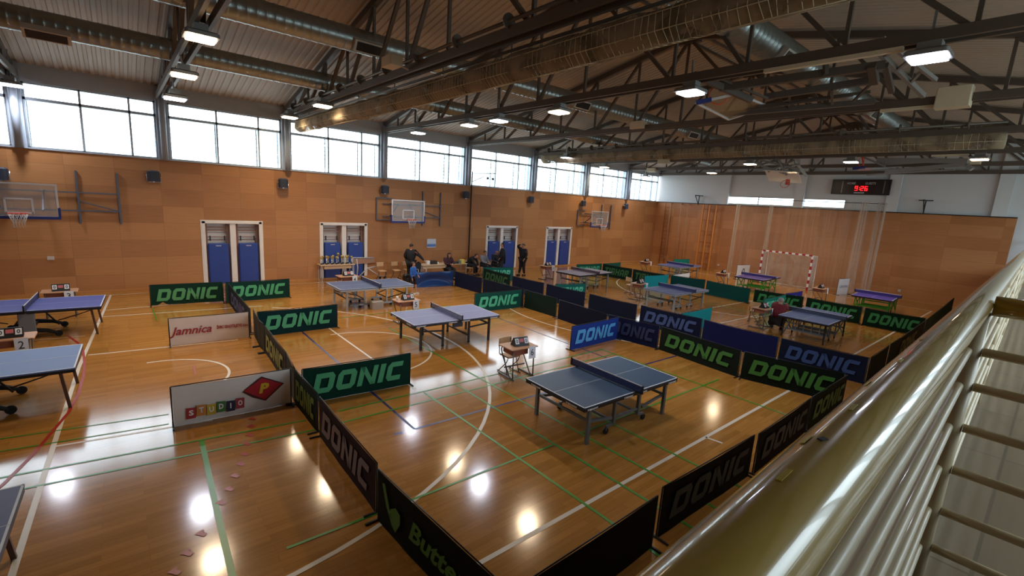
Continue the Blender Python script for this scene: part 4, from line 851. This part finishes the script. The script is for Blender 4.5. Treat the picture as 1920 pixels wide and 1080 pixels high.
for px, py, s in ((1347, 497, 'left of the net curtain'), (1686, 545, 'right of the farthest right purple table')): p = onx(px, py, FX-.05); tag(MB().rbox(tuple(p), (.03, .14, .14), .01).build('wall_socket', skt), 'small white socket on the far wooden wall '+s, 'socket')

# ------------------------------------------------------------------ far end
# handball goal
gy0, gy1, gz, gx = onx(1430, 475, 30.6).y, onx(1524, 480, 30.6).y, 2.05, 30.6
t = thing('handball_goal', 'red and white striped handball goal with a net before the far wall', 'goal', (gx, 0, 0))
goalw = mat('goal_white', '#e3e3e6', .4); goalr = mat('goal_red', '#a8232e', .4)
def striped(name, a, b, n):
    m = MB(); a, b = Vector(a), Vector(b)
    for i in range(n): m.bar(a.lerp(b, i/n), a.lerp(b, (i+1)/n), .085, .085, 1-(i % 2) if name != 'crossbar' else (i+1) % 2)
    m.build(name, [goalw, goalr], t)
striped('post', (0, gy0, 0), (0, gy0, gz), 10); striped('post', (0, gy1, 0), (0, gy1, gz), 10); striped('crossbar', (0, gy0, gz), (0, gy1, gz), 15)
m = MB()
for y in (gy0, gy1): m.tube([(0, y, gz), (.85, y, gz-.05), (1.0, y, .03), (0, y, .03)], .02, 0, 6)
m.tube([(1.0, gy0, .03), (1.0, gy1, .03)], .02, 0, 6); m.build('rear_frame', goalw, t)
gn = see('goal_net', '#c9c4bd', .3, .9, scale=(4, 4, 1)); m = MB()
m.sheet(lambda u, v, k=0: (.85+.14*(1-v)+.05*math.sin(u*9), gy0+(gy1-gy0)*u, .03+1.95*v), 12, 5); m.sheet(lambda u, v, k=0: (.85*u, gy0+(gy1-gy0)*v, gz-.05*u-.12*math.sin(PI*u)), 3, 6)
for y in (gy0, gy1): m.sheet(lambda u, v, k=0: ((.85+.14*(1-v))*u, y, .03+1.95*v), 3, 4)
m.build('goal_net', gn, t)
# protective net curtain in front of the far wall
nx = 32.3; cy0, cy1 = onx(1380, 440, nx).y, onx(1644, 480, nx).y
t = thing('net_curtain', 'fine white protective net curtain hanging before the far wooden wall', 'net curtain', (nx, 0, 0))
nc = see('curtain_net', '#c9beb4', .13, .9, scale=(9, 9, .4)); ncd = see('curtain_net_gathered', '#d9cfc2', .36, .9, scale=(20, 20, .3))
m = MB(); m.sheet(lambda u, v, k=0: (.12*math.sin(u*70)+.06*math.sin(u*31+v), cy0+(cy1-cy0)*u, .02+5.1*v), 90, 3); m.build('net_sheet', nc, t)
for px, wd in ((1378, .32), (1440, .3), (1612, .5), (1640, .28), (1650, .16)):
    y = onx(px, 440, nx).y; m = MB(); m.sheet(lambda u, v, k=0: (-.12+.08*math.sin(u*22), y+wd*(u-.5)*(1-.25*v), .02+5.25*v), 12, 3); m.build('gathered_fold', ncd, t)
MB().tube([(0, cy0, 5.2), (0, cy1, 5.2)], .02, 0, 6).build('curtain_rail', dark_metal, t)
# climbing poles and ropes
t = thing('climbing_ladder', 'tall orange wooden climbing frame with two bays against the far wall', 'climbing frame', (FX-.35, 0, 0)); obar = mat('orange_wood', '#c97f38', .45)
ys = [onx(px, py, FX-.35).y for px, py in ((1312, 440), (1324, 440), (1337, 440))]
for y in ys: MB().bar((0, y, 0), (0, y, 4.7), .1, .09).build('upright', obar, t)
for a, b in zip(ys, ys[1:]):
    m = MB()
    for k in range(6): MB().bar((.05, a, .4+k*.8), (.05, b, .4+k*.8), .04, .05).build('rung', mat('dark_rung', '#8a4d22', .5), t)
for px, s in ((1252, 'nearest the corner of the wooden walls'), (1272, 'second from the corner'), (1285, 'lighter one beside the orange climbing frame')):
    p = onx(px, 430, FX-.3); t = thing('climbing_rope', 'long thin climbing rope hanging at the far wall, '+s, 'rope', (p.x, p.y, .4), 0, 'climbing ropes'); MB().tube([(0, 0, 0), (.02, 0, 2), (0, 0, 4.3)], .028, 0, 8).box((.1, 0, 4.3), (.26, .06, .06)).build('rope', mat('rope_fibre', '#b08a6a', .9), t)
    MB().tube([(0, 0, -.02), (0, 0, .12)], [.05, .04], 0, 8).build('leather_end', mat('leather', '#8a8078', .7), t)
p = onx(1246, 440, FX-.15); t = thing('rope_ladder', 'narrow dark climbing ladder in the far corner', 'ladder', (p.x, p.y, 0))
for s in (-.2, .2): MB().bar((0, s, 0), (0, s, 4.7), .04, .04).build('side_rail', mat('dark_rung', '#8a4d22', .5), t)
m = MB()
for k in range(14): MB().bar((0, -.2, .5+k*.3), (0, .2, .5+k*.3), .03, .03).build('rung', mat('dark_rung', '#8a4d22', .5), t)
0
# digital scoreboard
a, b = onx(1563, 336, FX-.12), onx(1667, 367, FX-.12); cy, cz, W, H = (a.y+b.y)/2, (a.z+b.z)/2, abs(a.y-b.y), abs(a.z-b.z)*.96
t = thing('digital_scoreboard', 'black electronic scoreboard with a red glowing clock on the white end wall', 'scoreboard', (FX-.12, cy, cz))
MB().box((0, 0, 0), (.14, W, H)).build('housing', mat('scoreboard_housing', '#17171a', .35), t)
MB().box((-.075, 0, 0), (.01, W*.52, H*.9)).build('display_panel', mat('display_dark_red', '#2a1418', .3), t)
for y in (W*.36, -W*.36): MB().box((-.075, y, 0), (.01, W*.2, H*.86)).build('side_panel', mat('side_panel_dark', '#2b2526', .3), t)
for y in (W*.31, -W*.40): MB().box((-.083, y, 0), (.01, .05, H*.8)).build('bright_strip', mat('silver_strip', '#7a8088', .3, .6), t)
m = MB(); put_text(m, font_shape('HOME', .02), (-.085, W*.23, H*.17), (0, -1, 0), (0, 0, 1), .13, 0, .42); put_text(m, font_shape('GUESTS', .02), (-.085, -W*.08, H*.17), (0, -1, 0), (0, 0, 1), .13, 0, .5); m.box((-.085, 0, -H*.38), (.01, .5, .07)); m.build('printed_titles', mat('print_greywhite', '#b9b9bd', .5), t)
m = MB(); put_text(m, seg_shape('9:26'), (-.088, W*.085, -H*.24), (0, -1, 0), (0, 0, 1), .26, 0, .62); m.build('clock_digits', mat('led_red', '#ff2a2a', .4, emit='#ff1a20', es=3), t)
for px, py, s in ((1311, 372, 'above the orange climbing frame'), (1735, 383, 'right of the scoreboard')):
    p = onx(px, py, FX); t = thing('wall_bracket', 'grey steel bracket on the white end wall '+s, 'bracket', p, 0, 'brackets on the end wall')
    MB().bar((-.02, -.3, .2), (-.02, .3, .2), .05, .05).bar((0, 0, .2), (-.6, 0, .2), .05, .05).bar((0, 0, -.45), (-.6, 0, .18), .04, .04).bar((-.02, 0, .2), (-.02, 0, -.5), .05, .05).build('arm', dark_metal, t)
# ceiling mounted hoops
fsteel = mat('folded_frame_steel', '#5a524b', .45, .3); pfr = mat('pale_frame', '#8c8a88', .45, .3)
def A3(px, py, z): return at(px, py, z)
t = thing('ceiling_basketball_hoop', 'folded ceiling basketball hoop with orange rim and blue pad, largest in the roof', 'basketball hoop', A3(1420, 190, 7.1))
o = Vector(t.location)
def ln(mb, a, za, b, zb, w=.1, h=.12, m=0): mb.bar(A3(*a, za)-o, A3(*b, zb)-o, w, h, m)
m = MB(); ln(m, (1350, 165), 7.05, (1660, 122), 7.2, .14, .16); ln(m, (1435, 182), 6.9, (1640, 150), 7.1, .12, .14); ln(m, (1350, 215), 6.7, (1640, 190), 6.85, .1, .12); ln(m, (1420, 200), 6.8, (1632, 172), 7.0, .06, .06); ln(m, (1400, 206), 6.75, (1600, 178), 6.9, .05, .05)
ln(m, (1300, 140), 7.3, (1410, 188), 6.8, .12, .14); ln(m, (1330, 140), 7.3, (1440, 185), 6.8, .05, .05); ln(m, (1640, 150), 7.1, (1600, 190), 6.8, .05, .05); ln(m, (1660, 122), 7.2, (1672, 172), 6.9, .1, .1); ln(m, (1635, 122), 7.2, (1640, 155), 6.95, .14, .14)
ln(m, (1430, 125), 7.5, (1430, 165), 7.1, .08, .08); ln(m, (1548, 105), 7.5, (1548, 140), 7.1, .08, .08); ln(m, (1480, 178), 6.95, (1480, 208), 6.75, .05, .05); ln(m, (1560, 168), 6.95, (1560, 196), 6.8, .05, .05); m.build('folding_frame', fsteel, t)
m = MB(); ln(m, (1632, 82), 7.6, (1732, 180), 6.95, .08, .1); ln(m, (1655, 72), 7.6, (1755, 150), 7.1, .06, .08)
for k in range(4):
    a = A3(1632+25*k, 82+24.5*k, 7.6-.16*k)-o; b = A3(1655+25*k, 74+19*k, 7.6-.12*k)-o; m.bar(a, b, .05, .05)
m.build('support_ladder', pfr, t)
bd = [A3(1305, 193, 6.75)-o, A3(1383, 176, 6.95)-o, A3(1440, 200, 6.85)-o, A3(1366, 224, 6.6)-o]; nrm = (bd[1]-bd[0]).cross(bd[3]-bd[0]).normalized()*.02
m = MB(); m.add([p+nrm for p in bd]+[p-nrm for p in bd], [(0, 1, 2, 3), (7, 6, 5, 4), (0, 4, 5, 1), (1, 5, 6, 2), (2, 6, 7, 3), (3, 7, 4, 0)]); m.build('backboard', see('backboard_amber', '#a89070', .38, .3), t)
m = MB()
for k in range(4): m.bar(bd[k], bd[(k+1) % 4], .05, .05)
m.build('board_frame', white_e, t)
MB().bar(bd[0], bd[0].lerp(bd[1], .38), .09, .1).build('blue_edge_pad', blue_e, t)
c = A3(1348, 178, 6.95)-o; e1 = (A3(1360, 178, 6.95)-A3(1336, 178, 6.95)).normalized(); m = MB(); m.tube([c+e1*(.225*math.cos(k*PI/10))+Vector((0, 0, 1))*(.225*math.sin(k*PI/10)) for k in range(20)], .014, 0, 6, closed=True); m.build('rim', hoop_or, t)
def X3(px, py, x): return onx(px, py, x)
t = thing('ceiling_basketball_hoop', 'folded grey ceiling basketball hoop with orange rim before the end wall on the right', 'basketball hoop', X3(1700, 312, 27.5)); o = Vector(t.location); m = MB()
for a, b, w in (((1645, 300), (1815, 302), .2), ((1650, 308), (1800, 300), .1), ((1660, 322), (1810, 308), .16), ((1625, 328), (1790, 318), .06), ((1620, 295), (1660, 312), .08), ((1800, 296), (1822, 318), .14), ((1790, 300), (1815, 312), .14)): m.bar(X3(*a, 27.6)-o, X3(*b, 27.4)-o, w, w)
m.build('folding_frame', pfr, t); MB().bar(X3(1610, 318, 27.2)-o, X3(1690, 314, 27.6)-o, .5, .06).build('backboard', board_g, t); MB().bar(X3(1599, 316, 27.2)-o, X3(1622, 314, 27.2)-o, .12, .12).build('blue_edge_pad', blue_e, t)
c = X3(1615, 303, 27.2)-o; m = MB(); m.tube([c+Vector((0, .1*math.cos(k*PI/8), .22*math.sin(k*PI/8))) for k in range(16)], .016, 0, 6, closed=True); m.tube([c+Vector((0, 0, .2)), c+Vector((.1, -.1, -.2))], .03, 0, 6); m.build('rim', hoop_or, t)
t = thing('ceiling_basketball_hoop', 'far lowered basketball hoop under a tangle of grey ceiling frames before the end wall', 'basketball hoop', X3(1472, 330, 28)); o = Vector(t.location); m = MB()
rr = random.Random(4)
for a, b in (((1412, 305), (1470, 325)), ((1425, 300), (1500, 318)), ((1440, 322), (1490, 300)), ((1415, 312), (1460, 300)), ((1450, 300), (1500, 322)), ((1430, 318), (1500, 308)), ((1460, 300), (1475, 328)), ((1490, 302), (1512, 330)), ((1420, 302), (1450, 330))): m.bar(X3(*a, 27.6+rr.random()*.8)-o, X3(*b, 27.6+rr.random()*.8)-o, .1, .1)
m.build('folding_frame', pfr, t)
m = MB(); m.bar(X3(1438, 329, 28)-o, X3(1500, 333, 28)-o, 1.0, .04, 0, up=(.6, 0, 1)); m.build('backboard', see('backboard_milky', '#e6eef0', .8, .3), t)
c = X3(1472, 345, 27.4)-o; m = MB(); m.tube([c+Vector((.06*math.cos(k*PI/9), .225*math.sin(k*PI/9), .2*math.cos(k*PI/9))) for k in range(18)], .014, 0, 6, closed=True); m.box(c+Vector((.3, 0, .12)), (.2, .15, .3)); m.build('rim', hoop_or, t)
m = MB()
for k in range(10): a = k*PI/5; m.tube([c+Vector((.05*math.cos(a), .22*math.sin(a), .2*math.cos(a))), c+Vector((.25, .12*math.sin(a+.3), .1*math.cos(a+.3)))], .008, 0, 4)
m.build('hoop_net', cordw, t)

# ------------------------------------------------------------------ gallery railing beside the camera
cream = mat('cream_gloss_enamel', '#b89a45', .22, coat=.6, noise=.05, nscale=4); cream2 = mat('cream_gloss_enamel_pale', '#c2b28e', .4, coat=.15, noise=.05, nscale=4)
def gl(s, z, off=0.): q = Vector((0, .121, 0))+RAILD*s+RAILN*off; return Vector((q.x, q.y, CH+z))
t = thing('gallery_railing', 'glossy cream tubular railing running along the gallery toward the far wall', 'railing', gl(0, -.30))
o = Vector(t.location)
def rail_tube(a, b, r, nm, m, par, n=20, seg=24):
    mb = MB(); mb.tube([a.lerp(b, k/seg)-o for k in range(seg+1)], r, 0, n); mb.build(nm, m, par)
rail_tube(gl(-2.5, -.30), gl(33.0, -.30), .045, 'handrail', cream, t)
ZB = [-.5, -.656, -.845, -1.045, -1.25, -1.437]
for z in ZB: rail_tube(gl(-2.5, z), gl(33.0, z), .018, 'lower_rail', cream2, t, 12)
for s in (-1.9, 6.2, 9.5, 12.8, 16, 19.3, 22.6, 26, 29.3, 32.6):
    rail_tube(gl(s, -.33), gl(s, -1.62), .022, 'post', cream2, t, 12, 2)
rail_tube(gl(2.75, -.33), gl(2.75, -1.62), .044, 'post', cream2, t, 16, 2)
yellow_t = mat('yellow_tape', '#c9b52a', .4); m = MB()
for s, a in ((.62, 60), (.78, 75), (.95, 52), (1.15, 68), (.5, 80), (1.45, 60)):
    a = math.radians(a); c = gl(s, -.30)+RAILN*math.cos(a)*.0455+Vector((0, 0, math.sin(a)*.0455))-o; nn_ = RAILN*math.cos(a)+Vector((0, 0, math.sin(a))); m = MB(); m.bar(c-RAILD*.016, c+RAILD*.016, .006, .0006, 0, up=nn_); m.build('tape_scrap', yellow_t, t)
m = MB(); c = gl(.62, -.30)-o; a = math.radians(78); c += RAILN*math.cos(a)*.046+Vector((0, 0, math.sin(a)*.046)); m.bar(c, c+RAILD*.011-RAILN*.004, .006, .002); m.build('paint_chip', dark_metal, t)
t = thing('cross_railing', 'cream tubular cross railing branching off toward the gallery wall', 'railing', gl(2.75, -1.6)); o = Vector(t.location)
rail_tube(gl(2.75, -.30, -.045), gl(2.75, -.30, -4.6), .042, 'handrail', cream, t)
for z in ZB: rail_tube(gl(2.75, z, -.045), gl(2.75, z, -4.6), .019, 'lower_rail', cream2, t, 12)
# ------------------------------------------------------------------ people
skin = mat('skin', '#b98770', .55, spec=.3)
def skinmesh(name, V, E, R, m, par, root=0, lv=1):
    me = bpy.data.meshes.new(name); me.from_pydata([tuple(v) for v in V], E, []); me.materials.append(m)
    ob = bpy.data.objects.new(name, me); COL.objects.link(ob); ob.parent = par
    sk = ob.modifiers.new('skin', 'SKIN'); sk.use_smooth_shade = True
    if not me.skin_vertices: me.attributes  # layer is made by the modifier
    for i, v in enumerate(me.skin_vertices[0].data): v.radius = (R[i], R[i]) if not isinstance(R[i], tuple) else R[i]; v.use_root = (i == root)
    sb = ob.modifiers.new('sub', 'SUBSURF'); sb.levels = lv; sb.render_levels = lv
    dg = bpy.context.evaluated_depsgraph_get(); bm_ = bpy.data.meshes.new_from_object(ob.evaluated_get(dg)); bpy.data.objects.remove(ob)
    for p in bm_.polygons: p.use_smooth = True
    o2 = bpy.data.objects.new(name, bm_); COL.objects.link(o2); o2.parent = par; return o2
def person(label, loc, rz, J, jacket, trousers, hair, sc=1., face=0., hairlen=0., shoes='#191919', bulk=1., arms_bare=False, legs_bare=False, vest=None, bald=False):
    """J: joints (x forward, y left, z up) of a 1.75 m figure"""
    t = thing('person', label, 'person', loc, rz); t.scale = (sc, sc, sc)
    J = {k: Vector(v) for k, v in J.items()}
    hd = J['head']; fwd = Vector((math.cos(face), math.sin(face), 0)); fwd = Vector((fwd.x, fwd.y, J.get('nod', Vector((0, 0, 0))).z)).normalized(); side = Vector((-math.sin(face), math.cos(face), 0)); upv = fwd.cross(side)
    V, E, R = [], [], []
    def add(p, r, par=None):
        V.append(Vector(p)); R.append(r); i = len(V)-1
        if par is not None: E.append((par, i))
        return i
    pv = add(J['pelvis'], .13); sp = add(J['spine'], .12, pv); ch_ = add(J['chest'], .14, sp); nk = add(J['neck'], .055, ch_)
    j1 = add(hd-upv*.07+fwd*.012, (.062, .07), nk); j2 = add(hd+upv*.0, (.078, .088), j1); j3 = add(hd+upv*.08-fwd*.01, (.07, .082), j2)
    add(hd-upv*.01+fwd*.105, .012, j2)                                # nose
    for s in (-1, 1): add(hd+side*(s*.088)-upv*.005, .014, j2)            # ears
    for s, k in ((1, 'l'), (-1, 'r')):
        sh = add(J['sh_'+k], .045, ch_); el = add(J['el_'+k], .036, sh); wr_ = add(J['wr_'+k], .028, el)
        d = (J['wr_'+k]-J['el_'+k]).normalized(); q = d.cross(Vector((0, 0, 1))); q = (q if q.length > .1 else Vector((1, 0, 0))).normalized(); up = q.cross(d)
        pa = add(J['wr_'+k]+d*.055, .03, wr_)
        for f, ln_ in ((-.027, .055), (-.009, .068), (.009, .064), (.027, .048)):
            a = add(V[pa]+d*.04+q*f, .009, pa); b = add(V[a]+d*ln_*.5-up*.012, .008, a); add(V[b]+d*ln_*.4-up*.02, .007, b)
        a = add(V[pa]-d*.015+q*.04, .011, pa); add(V[a]+d*.035+q*.012, .009, a)
        hp_ = add(J['hip_'+k], .085, pv); kn = add(J['kn_'+k], .058, hp_); an = add(J['an_'+k], .04, kn); add(J['an_'+k]+Vector((.12 if k else 0, 0, -.055)), .035, an)
    skinmesh('body', V, E, R, skin, t)
    # eyes and mouth
    m = MB()
    for s in (-1, 1): m.ball(hd+side*(s*.033)+fwd*.083+upv*.018, .012, 0, 8)
    m.bar(hd+side*.028+fwd*.088-upv*.055, hd-side*.028+fwd*.088-upv*.055, .008, .008); m.build('face_features', mat('eye_dark', '#3a2422', .5), t)
    # jacket
    V, E, R = [], [], []; b = bulk
    jm = mat('cloth_'+jacket[1:], jacket, .8, noise=.12); b *= 1.08; pv = add(J['pelvis']+Vector((0, 0, -.07 if J['pelvis'].z > .8 else -.0)), .165*b); sp = add(J['spine'], .16*b, pv); ch_ = add(J['chest'], .175*b, sp); add(J['neck']-Vector((0, 0, .02)), .072, ch_)
    for k in 'lr':
        sh = add(J['sh_'+k], .082*b, ch_); el = add(J['el_'+k], .064*b, sh)
        if not arms_bare: add(J['wr_'+k].lerp(J['el_'+k], .06), .046, el)
    skinmesh('jacket', V, E, R, jm, t)
    V, E, R = [], [], []; pv = add(J['pelvis']+Vector((0, 0, -.03)), .14*b)
    for k in 'lr':
        hp_ = add(J['hip_'+k]-Vector((0, 0, .02)), .105*b, pv); kn = add(J['kn_'+k], .078*b, hp_)
        if not legs_bare: add(J['an_'+k].lerp(J['kn_'+k], .06), .062, kn)
    skinmesh('trousers', V, E, R, mat('cloth_'+trousers[1:], trousers, .8, noise=.12), t)
    for k in 'lr':
        p = J['an_'+k]; m = MB(); m.rbox(p+Vector((.055, 0, -.04)), (.27, .1, .08), .045); m.build('shoe', mat('shoe_'+shoes[1:], shoes, .5), t)
    if not bald:
        hm = mat('hair_'+hair[1:], hair, .7, noise=.2, nscale=30); m = MB(); n = 12; vs = []; fs = []
        for j in range(6):
            th_ = .05+j*.34
            for i in range(n):
                a = 2*PI*i/n; front = math.cos(a); r = .1; lim = 1.15 if front > .3 else 1.9
                tt = min(th_, lim); vs.append(hd+upv*.03+fwd*(r*1.08*math.sin(tt)*math.cos(a)-.012)+side*(r*.95*math.sin(tt)*math.sin(a))+upv*(.098*math.cos(tt)))
        m.add(vs, [(j*n+i, (j+1)*n+i, (j+1)*n+(i+1) % n, j*n+(i+1) % n) for j in range(5) for i in range(n)]+[tuple(range(n))], 0, True)
        if hairlen:
            m.tube([hd+upv*.02-fwd*.05+side*s_*.05 for s_ in (0,)]+[hd-upv*(.1+hairlen*.5)-fwd*.07, hd-upv*(.12+hairlen)-fwd*.06], [.085, .075, .05], 0, 10)
            for s_ in (-1, 1): m.tube([hd+side*s_*.07+upv*.03, hd+side*s_*.085-upv*.08, hd+side*s_*.07-upv*(.1+hairlen)], [.04, .035, .02], 0, 8)
        m.build('hair', hm, t)
    return t
def stand(**k):
    J = dict(pelvis=(0, 0, .95), spine=(0, 0, 1.13), chest=(0, 0, 1.33), neck=(.0, 0, 1.5), head=(.02, 0, 1.63), sh_l=(0, .19, 1.42), sh_r=(0, -.19, 1.42), el_l=(-.02, .25, 1.13), el_r=(-.02, -.25, 1.13), wr_l=(.06, .24, .88), wr_r=(.06, -.24, .88),
             hip_l=(0, .1, .9), hip_r=(0, -.1, .9), kn_l=(.02, .11, .5), kn_r=(.02, -.11, .5), an_l=(0, .12, .08), an_r=(0, -.12, .08)); J.update(k); return J
def sit(**k):
    J = dict(pelvis=(0, 0, .59), spine=(0, 0, .73), chest=(.04, 0, .93), neck=(.07, 0, 1.09), head=(.11, 0, 1.21), sh_l=(.04, .19, 1.02), sh_r=(.04, -.19, 1.02), el_l=(.12, .25, .76), el_r=(.12, -.25, .76), wr_l=(.36, .1, .68), wr_r=(.36, -.1, .68),
             hip_l=(.05, .1, .57), hip_r=(.05, -.1, .57), kn_l=(.46, .13, .54), kn_r=(.46, -.13, .54), an_l=(.44, .13, .08), an_r=(.44, -.13, .08)); J.update(k); return J
def place(px, py, z, dy=0): p = at(px, py, z); p.z = 0; p.y += dy; return p
person('man in a dark jacket standing with one hand on a chair, seen from behind', place(771, 458, 1.78), .5, stand(sh_r=(.03, -.2, 1.42), el_r=(.12, -.42, 1.2), wr_r=(.2, -.6, 1.0), sh_l=(-.02, .2, 1.42), el_l=(-.1, .28, 1.15), wr_l=(.05, .24, .98)), '#191b22', '#17181d', '#2a2320', 1.03, face=.4, bulk=1.14)
person('child in a bright blue sports shirt walking behind the slate blue table', place(775, 491, 1.36), -.9, stand(an_l=(.14, .1, .08), kn_l=(.12, .1, .5), el_l=(.05, .24, 1.15), wr_l=(.2, .2, 1.0)), '#2a62b8', '#1a1c28', '#4a352c', .78, face=.2, legs_bare=True, shoes='#c9c9c9')
person('woman with long dark hair in a maroon top seated behind the officials table', place(842, 477, 1.25, .08), -PI/2, sit(wr_l=(.38, .05, .79), wr_r=(.38, -.05, .79), el_l=(.14, .25, .8), el_r=(.14, -.25, .8)), '#3d1f2b', '#1c1c24', '#241614', 1, hairlen=.14)
person('man in a dark jacket bending forward on a chair, leftmost of the seated group', place(879, 474, 1.2), -1.1, sit(spine=(.08, 0, .72), chest=(.26, 0, .87), neck=(.38, 0, .97), head=(.47, 0, 1.03), sh_l=(.27, .18, .94), sh_r=(.27, -.18, .94), el_l=(.42, .22, .7), el_r=(.42, -.22, .7), wr_l=(.56, .06, .5), wr_r=(.56, -.06, .5)), '#1c1d24', '#1a1b22', '#33241d', 1.04, face=-.1)
person('man in a light grey hoodie seated with his hands together', place(909, 474, 1.22, .1), -1.3, sit(), '#8a8a92', '#20232c', '#2e221c', 1.0, face=-.2)
person('older bald man in a dark tracksuit top seated in front of the blue mats', place(929, 473, 1.24), -1.5, sit(el_l=(.1, .3, .8)), '#262a38', '#1e2028', '#c9b8a8', 1.04, bald=True)
person('broad man in a black jacket standing with his back turned, before the blue mats', place(943, 458, 1.78), 2.4, stand(wr_l=(.1, .2, .98), wr_r=(-.05, -.3, .95)), '#1a1c24', '#23262f', '#2b221e', 1.06, face=.3, bulk=1.16)
person('man in black standing alone with one hand raised to his head', place(982, 457, 1.80), PI*1.04, stand(sh_r=(.04, -.19, 1.46), el_r=(.26, -.2, 1.6), wr_r=(.1, -.1, 1.72), an_l=(-.1, .1, .08), an_r=(.12, -.1, .08), wr_l=(.14, .24, .95)), '#17181e', '#16171c', '#3a2c24', 1.03, face=-.2, bulk=1.1)
person('grey haired man in a dark red vest crouching at the table corner', place(1463, 566, 1.02), .15, dict(pelvis=(-.22, 0, .36), spine=(-.12, 0, .52), chest=(-.02, 0, .72), neck=(.06, 0, .86), head=(.12, 0, .98), sh_l=(.0, .19, .8), sh_r=(.0, -.19, .8), el_l=(.26, .22, .82), el_r=(.26, -.22, .8), wr_l=(.5, .14, .86), wr_r=(.5, -.1, .84),
       hip_l=(-.2, .12, .34), hip_r=(-.2, -.12, .34), kn_l=(.2, .18, .46), kn_r=(.16, -.2, .4), an_l=(.02, .16, .08), an_r=(-.05, -.16, .08)), '#6d1722', '#1c1a1c', '#8f8b88', 1.06, face=.1, bulk=1.12)
